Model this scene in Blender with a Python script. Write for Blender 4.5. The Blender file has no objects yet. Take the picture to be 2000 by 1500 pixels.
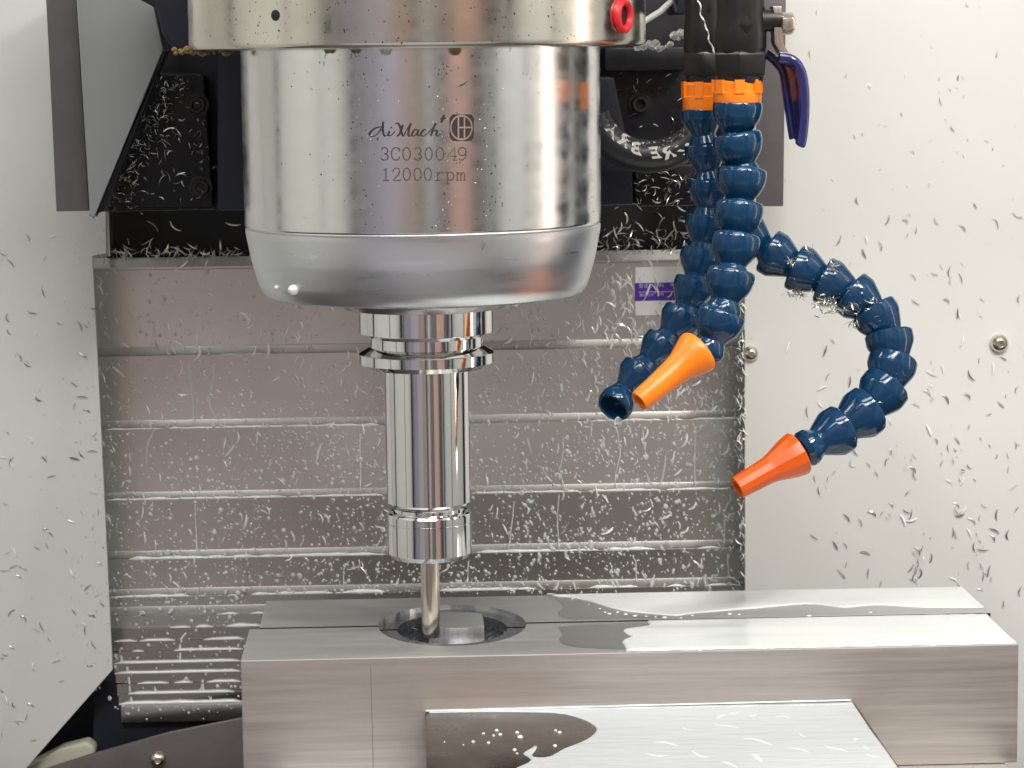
import bpy, bmesh, math, random
from math import sin, cos, pi, radians, sqrt, atan2
from mathutils import Vector, Matrix, noise
from mathutils.geometry import tessellate_polygon
random.seed(11)
MM = 0.001
scene = bpy.context.scene
COL = scene.collection

# ------------------------------------------------------------------ camera
FPX = 5036.0                                   # focal length in pixels of a 2000 px wide frame
PITCH, YAW, ROLL = 0.1277, 0.0387, -0.01214
CAM = Vector((-6.52, -1189.77, 137.82))        # millimetres; the spindle axis is X=0, Y=0
_f = Vector((sin(YAW) * cos(PITCH), cos(YAW) * cos(PITCH), -sin(PITCH)))
_r = Vector((cos(YAW), -sin(YAW), 0)); _u = _r.cross(_f)
CR = cos(ROLL) * _r + sin(ROLL) * _u
CU = -sin(ROLL) * _r + cos(ROLL) * _u
cam_data = bpy.data.cameras.new("camera"); cam = bpy.data.objects.new("camera", cam_data)
COL.objects.link(cam); scene.camera = cam
cam_data.sensor_width = 36.0; cam_data.lens = FPX / 2000 * 36
cam_data.clip_start = 0.05; cam_data.clip_end = 60
M = Matrix((CR, CU, -_f)).transposed().to_4x4(); M.translation = CAM * MM
cam.matrix_world = M
cam_data.dof.use_dof = True; cam_data.dof.focus_distance = 1.17; cam_data.dof.aperture_fstop = 42

# ------------------------------------------------------------------ world, lamps, exposure
world = bpy.data.worlds.new("World"); scene.world = world; world.use_nodes = True
bg = world.node_tree.nodes["Background"]
bg.inputs[0].default_value = (0.80, 0.82, 0.86, 1); bg.inputs[1].default_value = 0.25

def lamp(name, loc, target, size, size_y, power, color, shape='RECTANGLE'):
    d = bpy.data.lights.new(name, 'AREA'); d.shape = shape; d.size = size; d.size_y = size_y
    d.energy = power; d.color = color
    o = bpy.data.objects.new(name, d); COL.objects.link(o); o.location = loc
    o.rotation_euler = (Vector(target) - Vector(loc)).to_track_quat('-Z', 'Y').to_euler()
    return o
lamp("machine_lamp", (0.24, -0.36, 0.66), (0.12, 0.05, -0.15), 0.55, 0.10, 3.3, (1.0, 0.985, 0.95))
lamp("machine_lamp", (-0.52, -0.30, 0.60), (0.0, 0.1, -0.15), 0.30, 0.08, 1.3, (0.93, 0.97, 1.0))
lamp("spot_lamp", (0.50, -0.46, 0.56), (0.12, 0.06, -0.10), 0.09, 0.09, 4.0, (1.0, 0.97, 0.92), 'DISK')
lamp("strip_lamp", (0.585, -0.09, 0.10), (0.0, -0.09, 0.04), 0.030, 0.50, 0.42, (1.0, 0.74, 0.62))
lamp("room_lamp", (0.3, -2.3, 2.1), (0.0, -1.9, 0.0), 1.6, 0.5, 66.0, (1.0, 0.96, 0.92))
lamp("room_lamp", (-0.4, -2.4, 2.3), (-0.4, -2.7, 0.0), 2.4, 0.3, 75.0, (0.90, 0.93, 1.0))

scene.view_settings.view_transform = 'Standard'; scene.view_settings.look = 'None'
scene.view_settings.exposure = -0.22; scene.view_settings.gamma = 1.0
scene.cycles.use_denoising = True
scene.cycles.max_bounces = 10; scene.cycles.glossy_bounces = 6; scene.cycles.diffuse_bounces = 4
scene.cycles.sample_clamp_indirect = 6.0

# ------------------------------------------------------------------ helpers
def ray(x, y):
    return _f + CR * ((x - 1000) / FPX) - CU * ((y - 750) / FPX)
def atY(x, y, Y):                                # point of the plane Y (mm) seen at a photo pixel
    v = ray(x, y); return CAM + v * ((Y - CAM.y) / v.y)
def atZ(x, y, Z):
    v = ray(x, y); return CAM + v * ((Z - CAM.z) / v.z)
def onCyl(x, y, R):                              # front of a vertical cylinder round the spindle axis
    ox = CAM.x + .5
    v = ray(x, y); a = v.x**2 + v.y**2; b = 2 * (ox * v.x + CAM.y * v.y); c = ox**2 + CAM.y**2 - R * R
    return CAM + v * ((-b - sqrt(max(0, b * b - 4 * a * c))) / (2 * a))
def pxmm(Y):                                     # mm per photo pixel at depth Y
    return (Y - CAM.y) * 1.005 / FPX

def link(o): COL.objects.link(o); return o
def thing(name, label, cat, loc=(0, 0, 0), group=None):
    o = bpy.data.objects.new(name, None); link(o); o.empty_display_size = 0.01
    o.location = Vector(loc) * MM; o["label"] = label; o["category"] = cat
    if group: o["group"] = group
    return o
def tag(o, label, cat, group=None):
    o["label"] = label; o["category"] = cat
    if group: o["group"] = group
    return o
def structure(o): o["kind"] = "structure"; return o
def stuff(o, label=None, cat=None):
    o["kind"] = "stuff"
    if label: o["label"] = label
    if cat: o["category"] = cat
    return o

class MB:
    """collects vertices (mm, world) and faces, links them as one mesh"""
    def __init__(s): s.v = []; s.f = []
    def add(s, vs, fs):
        n = len(s.v); s.v += [tuple(p) for p in vs]; s.f += [tuple(i + n for i in q) for q in fs]; return s
    def lathe(s, prof, seg=64, axis=None, origin=(0, 0, 0), cap0=False, cap1=False, phase=0.0):
        """prof: (radius, height) list; axis: direction of height"""
        ax = Vector(axis).normalized() if axis is not None else Vector((0, 0, 1))
        q = Vector((0, 0, 1)).rotation_difference(ax); o = Vector(origin)
        vs = []; fs = []
        for r, h in prof:
            for k in range(seg):
                a = phase + 2 * pi * k / seg
                vs.append(o + q @ Vector((r * cos(a), r * sin(a), h)))
        up = prof[-1][1] >= prof[0][1]
        for i in range(len(prof) - 1):
            for k in range(seg):
                a, b = i * seg + k, i * seg + (k + 1) % seg
                fs.append((a, b, b + seg, a + seg) if up else (b, a, a + seg, b + seg))
        if cap0: fs.append(tuple(range(seg)) if not up else tuple(reversed(range(seg))))
        if cap1:
            t = [(len(prof) - 1) * seg + k for k in range(seg)]; fs.append(tuple(t) if up else tuple(reversed(t)))
        return s.add(vs, fs)
    def tube(s, pts, rad, seg=8, caps=True, flat=None):
        pts = [Vector(p) for p in pts]; n = len(pts)
        rs = rad if isinstance(rad, (list, tuple)) else [rad] * n
        vs = []; fs = []; ref = None
        for i, p in enumerate(pts):
            t = (pts[min(i + 1, n - 1)] - pts[max(i - 1, 0)]).normalized()
            if ref is None: ref = Vector((0, 1, 0)) if abs(t.y) < .9 else Vector((1, 0, 0))
            ref = (ref - t * ref.dot(t)).normalized(); b = t.cross(ref)
            for k in range(seg):
                a = 2 * pi * k / seg; d = ref * cos(a) * (flat or 1.0) + b * sin(a)
                vs.append(p + d * rs[i])
        for i in range(n - 1):
            for k in range(seg):
                a, b2 = i * seg + k, i * seg + (k + 1) % seg
                fs.append((a, b2, b2 + seg, a + seg))
        if caps:
            fs.append(tuple(reversed(range(seg)))); fs.append(tuple((n - 1) * seg + k for k in range(seg)))
        return s.add(vs, fs)
    def box(s, lo, hi):
        x0, y0, z0 = lo; x1, y1, z1 = hi
        return s.add([(x0, y0, z0), (x1, y0, z0), (x1, y1, z0), (x0, y1, z0), (x0, y0, z1), (x1, y0, z1), (x1, y1, z1), (x0, y1, z1)],
                     [(3, 2, 1, 0), (4, 5, 6, 7), (0, 1, 5, 4), (1, 2, 6, 5), (2, 3, 7, 6), (3, 0, 4, 7)])
    def prism(s, pts, off):
        """planar outline (3D points) extruded by the vector off"""
        pts = [Vector(p) for p in pts]; off = Vector(off); n = len(pts)
        tri = tessellate_polygon([pts])
        fs = []
        nrm = Vector((0, 0, 0))
        for i in range(n): nrm += pts[i].cross(pts[(i + 1) % n])
        flip = nrm.dot(off) > 0
        fs.append(tuple(reversed(range(n))) if flip else tuple(range(n)))
        fs.append(tuple(range(n, 2 * n)) if flip else tuple(reversed(range(n, 2 * n))))
        for i in range(n):
            j = (i + 1) % n
            fs.append((i, j, j + n, i + n) if flip else (j, i, i + n, j + n))
        return s.add(pts + [p + off for p in pts], fs)
    def mesh(s, name, mat, loc=(0, 0, 0), sharp=35, bevel=0, bseg=2, keepY=None):
        me = bpy.data.meshes.new(name); L = Vector(loc)
        me.from_pydata([(Vector(p) - L) * MM for p in s.v], [], s.f)
        bm = bmesh.new(); bm.from_mesh(me)
        bmesh.ops.recalc_face_normals(bm, faces=bm.faces)
        if bevel:
            es = [e for e in bm.edges if len(e.link_faces) == 2 and e.calc_face_angle(0) > radians(28) and not (keepY is not None and all(abs(v.co.y / MM + L.y - keepY) < .01 for v in e.verts))]
            bmesh.ops.bevel(bm, geom=es, offset=bevel * MM, segments=bseg, affect='EDGES', profile=.6, clamp_overlap=True)
        bm.to_mesh(me); bm.free()
        if sharp is not None:
            for p in me.polygons: p.use_smooth = True
            me.set_sharp_from_angle(angle=radians(sharp))
        me.materials.append(mat)
        return me
    def build(s, name, mat, parent=None, **kw):
        loc = Vector((0, 0, 0)); p = parent
        while p is not None: loc += p.location / MM; p = p.parent
        o = bpy.data.objects.new(name, s.mesh(name, mat, loc=loc, **kw)); link(o)
        if parent: o.parent = parent
        return o

# ------------------------------------------------------------------ materials
def mat(name, base, rough=.5, metal=0., spec=.5, coat=0., aniso=0., bump=None, var=None, rvar=None, trans=0., ior=1.5):
    """bump: (scale xyz, strength, distance mm, detail); var: (scale xyz, amount, second colour); rvar: (scale xyz, amount)"""
    m = bpy.data.materials.new(name); m.use_nodes = True; nt = m.node_tree; N = nt.nodes; Lk = nt.links
    b = N["Principled BSDF"]
    b.inputs["Base Color"].default_value = (*base, 1); b.inputs["Roughness"].default_value = rough
    b.inputs["Metallic"].default_value = metal; b.inputs["Specular IOR Level"].default_value = spec
    b.inputs["Coat Weight"].default_value = coat; b.inputs["Coat Roughness"].default_value = .08
    b.inputs["Transmission Weight"].default_value = trans; b.inputs["IOR"].default_value = ior
    tc = N.new("ShaderNodeTexCoord")
    def tex(scale, detail=3., rough_=.55):
        mp = N.new("ShaderNodeMapping"); mp.inputs["Scale"].default_value = scale
        Lk.new(tc.outputs["Object"], mp.inputs[0])
        n = N.new("ShaderNodeTexNoise"); n.inputs["Scale"].default_value = 1.; n.inputs["Detail"].default_value = detail
        n.inputs["Roughness"].default_value = rough_
        Lk.new(mp.outputs[0], n.inputs["Vector"]); return n
    if aniso:
        b.inputs["Anisotropic"].default_value = aniso
        t = N.new("ShaderNodeTangent"); t.direction_type = 'RADIAL'; t.axis = 'Z'
        Lk.new(t.outputs[0], b.inputs["Tangent"])
    if var:
        n = tex(var[0], var[3] if len(var) > 3 else 4., var[4] if len(var) > 4 else .55)
        rp = N.new("ShaderNodeValToRGB"); rp.color_ramp.elements[0].position = .32; rp.color_ramp.elements[1].position = .68
        rp.color_ramp.elements[0].color = (*base, 1); rp.color_ramp.elements[1].color = (*var[2], 1)
        Lk.new(n.outputs["Fac"], rp.inputs[0])
        mx = N.new("ShaderNodeMix"); mx.data_type = 'RGBA'; mx.inputs["Factor"].default_value = var[1]
        mx.inputs["A"].default_value = (*base, 1); Lk.new(rp.outputs[0], mx.inputs["B"]); Lk.new(mx.outputs["Result"], b.inputs["Base Color"])
    if rvar:
        n = tex(rvar[0], 4.)
        mr = N.new("ShaderNodeMapRange"); mr.inputs["From Min"].default_value = .3; mr.inputs["From Max"].default_value = .7
        mr.inputs["To Min"].default_value = max(0, rough - rvar[1]); mr.inputs["To Max"].default_value = rough + rvar[1]
        Lk.new(n.outputs["Fac"], mr.inputs["Value"]); Lk.new(mr.outputs[0], b.inputs["Roughness"])
    if bump:
        n = tex(bump[0], bump[3] if len(bump) > 3 else 3.)
        bp = N.new("ShaderNodeBump"); bp.inputs["Strength"].default_value = bump[1]; bp.inputs["Distance"].default_value = bump[2] * MM
        Lk.new(n.outputs["Fac"], bp.inputs["Height"]); Lk.new(bp.outputs[0], b.inputs["Normal"])
    return m

m_white = mat("white_paint", (.66, .66, .63), .38, bump=((900, 900, 900), .12, .05), var=((9, 9, 9), .5, (.61, .61, .57)))
m_wall = mat("wall_paint", (.72, .73, .70), .45)
m_nose = mat("ground_steel", (.78, .78, .76), .17, 1., aniso=.72, bump=((60, 60, 2600), .10, .02, 2.), rvar=((40, 40, 160), .05))
m_cap = mat("turned_steel", (.74, .755, .77), .33, 1., aniso=.6, bump=((60, 60, 2600), .10, .02, 2.), rvar=((25, 25, 260), .07))
m_ring = mat("stained_steel", (.70, .67, .60), .17, 1., aniso=.6, bump=((80, 80, 1500), .12, .02, 2.), rvar=((40, 40, 120), .07), var=((60, 60, 60), .25, (.55, .49, .38)))
m_chrome = mat("polished_steel", (.78, .775, .76), .07, 1., aniso=.3, bump=((90, 90, 3000), .05, .01, 2.))
m_tool = mat("carbide", (.66, .60, .52), .17, 1., aniso=.6)
m_face = mat("dark_steel", (.40, .38, .36), .25, 1.)
m_jawtop = mat("milled_aluminium", (.52, .525, .51), .46, .74, bump=((14, 900, 14), .25, .03, 4.), rvar=((10, 120, 10), .10), var=((9, 90, 9), .6, (.40, .395, .375)))
m_jawface = mat("brushed_aluminium", (.53, .49, .46), .43, .80, bump=((14, 14, 2600), .30, .03, 3.), rvar=((6, 6, 300), .10), var=((9, 9, 300), .8, (.36, .32, .285), 12., .72))
m_pocket = mat("wet_bored_aluminium", (.46, .48, .51), .42, .35, bump=((400, 400, 400), .5, .15, 4.), var=((160, 160, 160), .6, (.33, .35, .38)))
m_bared = mat("rough_milled_chips", (.18, .20, .23), .3, .9, bump=((700, 700, 700), .9, .5, 4.), var=((420, 420, 420), .9, (.42, .44, .46)))
m_work = mat("freshly_cut_aluminium", (.80, .79, .78), .22, .75, var=((260, 4, 4), .8, (.42, .38, .37), 2.), bump=((700, 20, 20), .15, .03))  # vertical stripes in the colour stand in for reflections on the cut face
m_shelf = mat("dull_steel", (.17, .145, .122), .30, 1., rvar=((60, 60, 60), .06), bump=((400, 400, 400), .06, .02))
m_cover = mat("stainless_cover", (.70, .68, .655), .29, 1., bump=((700, 20, 20), .06, .02, 3.), rvar=((9, 9, 9), .05), var=((10, 10, 14), .6, (.57, .545, .52)))
m_cover2 = mat("wet_shaded_cover", (.52, .48, .44), .15, 1., bump=((700, 20, 20), .05, .02, 3.))  # dark reflections of the low plates are put into this darker base
m_wiper = mat("wiper_strip_steel", (.50, .50, .465), .40, .9, rvar=((9, 9, 60), .08))
m_black = mat("black_casting", (.005, .0055, .008), .38, 0., .28, bump=((120, 120, 120), .25, .3, 4.), rvar=((70, 70, 70), .15))
m_table = mat("table_iron", (.052, .049, .048), .5, .2)
m_navy = mat("navy_paint", (.013, .015, .024), .44, 0., .3, bump=((200, 200, 200), .15, .1), rvar=((60, 60, 60), .12))
m_void = mat("recess_shade", (.003, .003, .004), .6)  # near-black put in place of the shade inside the recess and holes
m_grey = mat("grey_paint", (.22, .23, .23), .42, bump=((1200, 1200, 1200), .1, .03))
m_stripe = mat("grey_stripe_paint", (.20, .19, .20), .5)  # for the added grey stripe slabs
m_dgrey = mat("charcoal_paint", (.085, .08, .082), .42, bump=((900, 900, 900), .15, .05), var=((120, 120, 120), .4, (.11, .10, .10)))
m_brown = mat("apron_steel", (.115, .10, .095), .45, .3, bump=((500, 500, 500), .15, .05), var=((60, 60, 60), .5, (.16, .145, .135)))
m_blue = mat("blue_plastic", (.001, .027, .074), .08, 0., .42, rvar=((120, 120, 120), .06), bump=((260, 260, 260), .08, .1), var=((130, 130, 130), .45, (.012, .045, .085), 6.))
m_orange = mat("orange_plastic", (.78, .175, .006), .34, 0., .5, bump=((900, 900, 900), .1, .03), var=((50, 50, 50), .35, (.90, .25, .01)))
m_red = mat("red_rubber", (.50, .012, .018), .3)
m_rubber = mat("black_rubber", (.012, .012, .015), .38, bump=((500, 500, 500), .1, .05))
m_ink = mat("hose_print", (.50, .50, .47), .6)
m_etch = mat("etched_steel", (.060, .050, .050), .55, .0, .3)
m_logo = mat("laser_mark", (.022, .014, .014), .5)
m_logoline = mat("logo_steel", (.80, .76, .72), .25, 1.)
m_bvalve = mat("black_fitting", (.010, .009, .0085), .36, .0, .35, bump=((300, 300, 300), .2, .1), rvar=((90, 90, 90), .12))
m_grip = mat("blue_vinyl", (.010, .012, .085), .16, 0., .5, coat=.6)
m_lever = mat("plated_lever", (.70, .64, .56), .22, 1.)
m_cool = mat("milky_coolant", (.47, .50, .51), .09, 0., .6, bump=((45, 190, 60), .35, .8, 2.))
m_coolw = mat("milky_coolant_thick", (.66, .69, .655), .10, 0., .5, var=((16, 16, 16), .8, (.56, .595, .575)), bump=((60, 60, 60), .05, .2))
m_streak = mat("pale_streak", (.62, .65, .655), .25)
m_bead = mat("milky_coolant_bead", (.83, .86, .835), .10, 0., .5)
m_drop = mat("coolant_drop", (.66, .68, .66), .08, 0., .5, coat=.4)
m_clear = mat("clear_coolant", (.86, .88, .84), .03, 0., .5, trans=.85, ior=1.34)
m_dirty = mat("oily_drop", (.42, .30, .10), .06, 0., .5, trans=.6, ior=1.4)
m_chipd = mat("grey_chip", (.36, .355, .34), .34, 1.)  # grey base carries the dark reflections of chips on the panels
m_chipb = mat("glint_chip", (.95, .94, .91), .28, .25)  # pale base carries the glints of lit chips
m_chipw = mat("silver_chip", (.85, .84, .80), .28, .8)
m_chipt = mat("wet_chip", (.42, .43, .36), .22, .8)
m_label = mat("label_paper", (.82, .82, .80), .3)
m_purple = mat("purple_print", (.085, .025, .36), .35)
m_print = mat("label_lettering", (.62, .58, .74), .4)
m_cream = mat("creamy_foam", (.50, .49, .38), .35, bump=((150, 150, 150), .5, .6))
m_room = mat("room_plaster", (.40, .39, .40), .7)
m_peach = mat("peach_stripe_paint", (.78, .50, .40), .7)  # for the added slab behind the pink stripe in the chrome
m_violet = mat("violet_grey_panel", (.40, .37, .43), .5)
m_violet2 = mat("pale_violet_panel", (.50, .46, .53), .5)
m_orange2 = mat("deep_orange_plastic", (.60, .082, .003), .32, 0., .5, bump=((900, 900, 900), .1, .03), var=((50, 50, 50), .3, (.72, .12, .006)))
m_dark = mat("dark_edge_and_stripe", (.02, .02, .025), .5)
m_tan = mat("tan_board", (.42, .32, .26), .6)

# ------------------------------------------------------------------ room and enclosure beyond the frame with stripe slabs added for the chrome reflections
def slab(name, lo, hi, m): return structure(MB().box(lo, hi).build(name, m))
slab("side_wall", (-640, -640, -420), (-625, 320, 900), m_wall)
slab("side_wall", (625, -640, -420), (640, 320, 900), m_wall)
slab("back_wall", (-640, 330, -420), (640, 345, 900), m_wall)
slab("ceiling", (-640, -640, 760), (640, 330, 775), m_wall)
slab("floor", (-2600, -3600, -1000), (2600, 900, -985), m_room)
slab("room_wall", (-2600, -3620, -985), (2600, -3600, 2600), m_room)
slab("room_ceiling", (-2600, -3600, 2500), (2600, -660, 2520), m_wall)
slab("room_wall", (-2620, -3600, -985), (-2600, -660, 2600), m_wall)
slab("room_wall", (2600, -3600, -985), (2620, -660, 2600), m_wall)
slab("door_panel", (-1400, -662, -985), (-600, -645, 1200), m_wall)
slab("door_panel", (600, -662, -985), (1400, -645, 1200), m_wall)
slab("door_edge", (-615, -668, -420), (-560, -640, 900), m_dark)
slab("door_edge", (585, -668, -420), (615, -640, 900), m_dark)
slab("white_wall_board", (-1200, -3590, -985), (1200, -3585, 2000), m_white)  # plain white board on the room wall
slab("reflection_panel", (-2300, -3200, -985), (-1500, -3000, 1900), m_violet)  # unseen upright slabs from here added to stripe the chrome reflections
slab("reflection_panel", (-1490, -3100, -985), (-700, -3000, 1900), m_violet2)
slab("reflection_panel", (-690, -3200, -985), (-150, -3000, 1900), m_tan)
slab("reflection_column", (-140, -3100, -985), (-60, -3020, 2500), m_dark)
slab("reflection_column", (140, -3100, -985), (300, -3000, 2500), m_white)
slab("reflection_column", (520, -3100, -985), (860, -3000, 2500), m_stripe)
slab("reflection_sheet", (930, -3060, -985), (1750, -3040, 1900), m_peach)  # added unseen slab for the pink stripe on the sleeve
slab("reflection_column", (1800, -3100, -985), (2100, -3000, 2500), m_stripe)
slab("reflection_strip", (-625, 70, -420), (-615, 105, 760), m_dark)  # unseen wall strips added as dark lines in the chrome reflections
slab("reflection_strip", (612, 190, -420), (625, 300, 760), m_dark)
slab("reflection_strip", (-625, -330, -420), (-615, -318, 760), m_grey)
slab("reflection_strip", (615, -300, -420), (625, -285, 760), m_grey)

slab("machine_table", (-600, -560, -300), (600, 200, -264), m_table)
slab("splash_tray", (-620, -640, -420), (620, 240, -400), m_dgrey)
# ------------------------------------------------------------------ way cover behind the spindle
YB = 300.0; YLP = 238.0; YRP = 238.0
seams = [(678, 699, 6.0), (822, 842, 6.0), (962, 980, 5.0), (1077, 1096, 5.0), (1151, 1170, 4.0), (1186, 1207, 3.0), (1230, 1232, 1.8), (1255, 1257, 1.8),
         (1275, 1277, 1.8), (1298, 1300, 1.8), (1318, 1320, 1.8), (1338, 1340, 1.8), (1358, 1360, 1.8), (1378, 1380, 1.8)]
way = thing("way_cover", "stepped brown-grey stainless steel way cover hanging behind the spindle", "machine cover", (0, YB, -230))
XL, XR = -196.0, 196.0
def zl(y, Y): return atY(230, y, Y).z
plates = []           # (z_top, z_bottom, Y) of each plate
Yc = YB; zt = zl(505, YB)
creases = []
for i, (yb, ys, stp) in enumerate(seams):
    zb = zl(yb, Yc); zs = zl(ys, Yc - stp * .5)
    m = MB(); e = 1.2
    prof = [(Yc + e, zt), (Yc, zt), (Yc, zb), (Yc - stp * .15, zs), (Yc - stp * .15 + e, zs - .3), (Yc + e, zb)]
    if i == 0:
        z2 = zl(527, YB)
        prof = [(Yc + 3 + e, zt), (Yc + 3, zt), (Yc - .6, z2 + 1.2), (Yc - .6, z2), (Yc, z2 - .4)] + prof[2:]
    n = len(prof)
    xl = XL if ys < 1285 else atY(219 + (ys - 1285) * .14, ys, Yc).x
    m.prism([(xl, a, b) for a, b in prof], (XR - xl, 0, 0))
    m.build("cover_plate", m_cover if i < 7 else m_cover2, way, sharp=20)
    if i < 6:
        m = MB().prism([(xl, Yc - .7, zb), (xl, Yc - stp * .15 - .7, zs + .6), (xl, Yc, zs + .6), (xl, Yc, zb)], (XR - xl, 0, 0)); m.build("wiper_strip", m_wiper, way, bevel=.2)
    creases.append((zs, Yc - stp))
    plates.append((zt, zb, Yc))
    Yc -= stp; zt = zs + 1.2
zb = zl(1413, Yc)
m = MB().box((atY(236, 1400, Yc).x, Yc, zb), (XR, Yc + 6, zt)); m.build("cover_plate", m_cover, way, bevel=1.2)
plates.append((zt, zb, Yc))
def surfY(z):
    """depth of the way cover's face at a height"""
    for a, b, Y in plates:
        if z > b - 6 and (z > b or (a, b, Y) == plates[-1]): return Y
    return plates[-1][2]
def atCover(x, y):
    Y = YB
    for _ in range(3): Y = surfY(atY(x, y, Y).z)
    return atY(x, y, Y)

# ------------------------------------------------------------------ white panels
lp = thing("enclosure_panel", "tall white painted sheet panel at the left with a slanted lower corner", "panel", (-260, YLP, -100))
out = [(-160, -60), (205, -60), (207, 495), (180, 500), (190, 690), (220, 1308), (60, 1490), (-20, 1580), (-160, 1580)]
MB().prism([atY(x, y, YLP) for x, y in out], (0, 3, 0)).build("sheet", m_white, lp, bevel=.5)
rp = thing("enclosure_panel", "wide white painted sheet panel at the right behind the hoses", "panel", (330, YRP, -100))
out = [(1454, 380), (1456, 1600), (2160, 1600), (2160, -80), (1440, -80), (1440, 380)]
MB().prism([atY(x, y, YRP) for x, y in out], (0, 3, 0)).build("sheet", m_white, rp, bevel=.5)
def dome_screw(px, py, Y, rpx, parent, m=m_lever, name="screw"):
    c = atY(px, py, Y); r = rpx * pxmm(Y)
    s = MB().lathe([(r, 0), (r, .25 * r), (r * .93, .5 * r), (r * .72, .78 * r), (r * .42, .93 * r), (r * .40, .6 * r), (0.01, .58 * r)], 20, axis=(0, -1, 0), origin=c)
    return s.build(name, m, parent, sharp=40)
dome_screw(1951, 670, YRP - .1, 18, rp); dome_screw(1466, 690, YRP - .1, 15, rp)

# ------------------------------------------------------------------ dark recess and the black head casting
rec = MB()
p0 = atY(207, 400, 318); p1 = atY(1490, 520, 318)
rec.box((p0.x, 316, p1.z), (p1.x, 319, p0.z + 220)); tag(rec.build("recess_sheet", m_void), "black sheet in place of the dark open recess above the stepped way cover", "recess")  # flat black sheet stands in for the shade in the opening
fr = MB(); a = atY(206, 410, 296); b = atY(216, 500, 296)
fr.box((a.x, 294, b.z), (b.x, 314, a.z + 10)); tag(fr.build("recess_frame", m_cover, bevel=.4), "narrow steel edge strip at the left end of the black recess", "edge strip")

YH = 150.0
head = thing("head_casting", "black painted head casting wet with coolant behind the silver spindle", "machine casting", (0, YH, 80))
def px_prism(pts, Y, depth): return MB().prism([atY(x, y, Y) for x, y in pts], (0, depth, 0))
px_prism([(190, -60), (190, 414), (484, 409), (1165, 402), (1362, 398), (1362, -60)], YH + 26, 60).build("casting_body", m_black, head, bevel=2)
px_prism([(252, 140), (200, 250), (196, 408), (418, 408), (402, 150), (390, 142)], YH + 12, 16).build("boss", m_black, head, bevel=3, bseg=3)
px_prism([(424, 60), (424, 412), (486, 411), (486, 60)], YH - 6, 36).build("rib", m_navy, head, bevel=2)
px_prism([(1160, 150), (1160, 402), (1236, 400), (1236, 330), (1200, 150)], YH - 4, 34).build("rib", m_navy, head, bevel=2)
px_prism([(1180, 92), (1180, 140), (1345, 138), (1345, 90)], YH + 6, 24).build("rib", m_black, head, bevel=2)
px_prism([(1240, 322), (1240, 404), (1360, 402), (1360, 320)], YH + 8, 20).build("boss", m_black, head, bevel=2)
def cap_screw(px, py, Y, rpx, parent):
    c = atY(px, py, Y); r = rpx * pxmm(Y)
    s = MB().lathe([(r * 1.35, 0), (r * 1.35, .12 * r), (r, .15 * r), (r, .85 * r), (r * .9, r), (r * .55, r)], 24, axis=(0, -1, 0), origin=c)
    s.lathe([(r * .55, r), (r * .5, .35 * r), (0.01, .35 * r)], 6, axis=(0, -1, 0), origin=c)
    return s.build("cap_screw", m_bvalve, parent, sharp=40)
for x, y in ((240, 372), (392, 366), (1250, 203), (1245, 352), (385, 205)): cap_screw(x, y, YH + (12 if x < 1000 else 26), 17, head)
s = px_prism([(300, -40), (305, 20), (318, 72), (345, 100), (378, 103), (378, -40)], 60, 60)
s.build("housing_bracket", m_navy, head, bevel=2.5, bseg=3)

hc = thing("head_cover", "light grey sheet cover with a slanted right edge at the upper left", "sheet cover", atY(230, 200, 120))
px_prism([(148, -50), (176, 424), (184, 424), (318, 97), (300, 14), (240, -18), (200, -50)], 118, 2.5).build("cover_sheet", m_grey, hc, bevel=.5)
px_prism([(178, 421), (183, 424), (320, 97), (326, 100), (204, 412)], 120.8, 14).build("cover_return", m_black, hc, bevel=.4)
px_prism([(87, -50), (96, 120), (110, 413), (174, 412), (146, -50)], 132, 3).build("side_strip", m_dgrey, hc, bevel=.6)

gp = px_prism([(1478, -50), (1478, 403), (1530, 403), (1536, -50)], 205, 3).build("guard_plate", m_dgrey, bevel=.6)
tag(gp, "narrow charcoal guard plate hanging behind the blue hoses and valve", "plate")
# boxes and wet clutter above the valve
tp = px_prism([(1322, -40), (1322, 28), (1400, 22), (1470, 0), (1500, -40)], 40, 50).build("manifold_block", m_navy, bevel=2)
tag(tp, "dark manifold block at the top edge from which the valves hang", "block")
cb = MB().tube([atY(x, y, 60) for x, y in ((1225, 55), (1258, 42), (1290, 22), (1316, -2), (1335, -30))], 1.5, 10).build("white_cable", m_white)
tag(cb, "thin white cable running up behind the top right of the spindle ring", "cable")

# braided hose arc with its print
bh = thing("braided_hose", "black rubber hose bending under the spindle with grey printed letters", "hose", atY(1275, 300, 128))
YBH = 122.0; hc0 = atY(1268, 196, YBH); kk = pxmm(YBH); RB = 108 * kk; rb = 33 * kk
pts = []
for k in range(25):
    a = radians(195 + k * 150 / 24); pts.append(hc0 + Vector((RB * cos(a) * 1.05, 0, RB * sin(a))))
MB().tube(pts, rb, 20).build("hose_body", m_rubber, bh)
dg = bpy.context.evaluated_depsgraph_get
def text_mesh(txt, size=1.0, bold=0.0):
    cu = bpy.data.curves.new("glyph", 'FONT'); cu.body = txt; cu.size = size; cu.align_x = 'CENTER'; cu.align_y = 'CENTER'; cu.resolution_u = 3; cu.offset = bold
    o = bpy.data.objects.new("glyph", cu); link(o); bpy.context.view_layer.update()
    me = bpy.data.meshes.new_from_object(o.evaluated_get(dg()))
    bpy.data.objects.remove(o); bpy.data.curves.remove(cu)
    vs = [v.co.copy() for v in me.vertices]; fs = [tuple(p.vertices) for p in me.polygons]; bpy.data.meshes.remove(me)
    return vs, fs
tm = MB()
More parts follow.
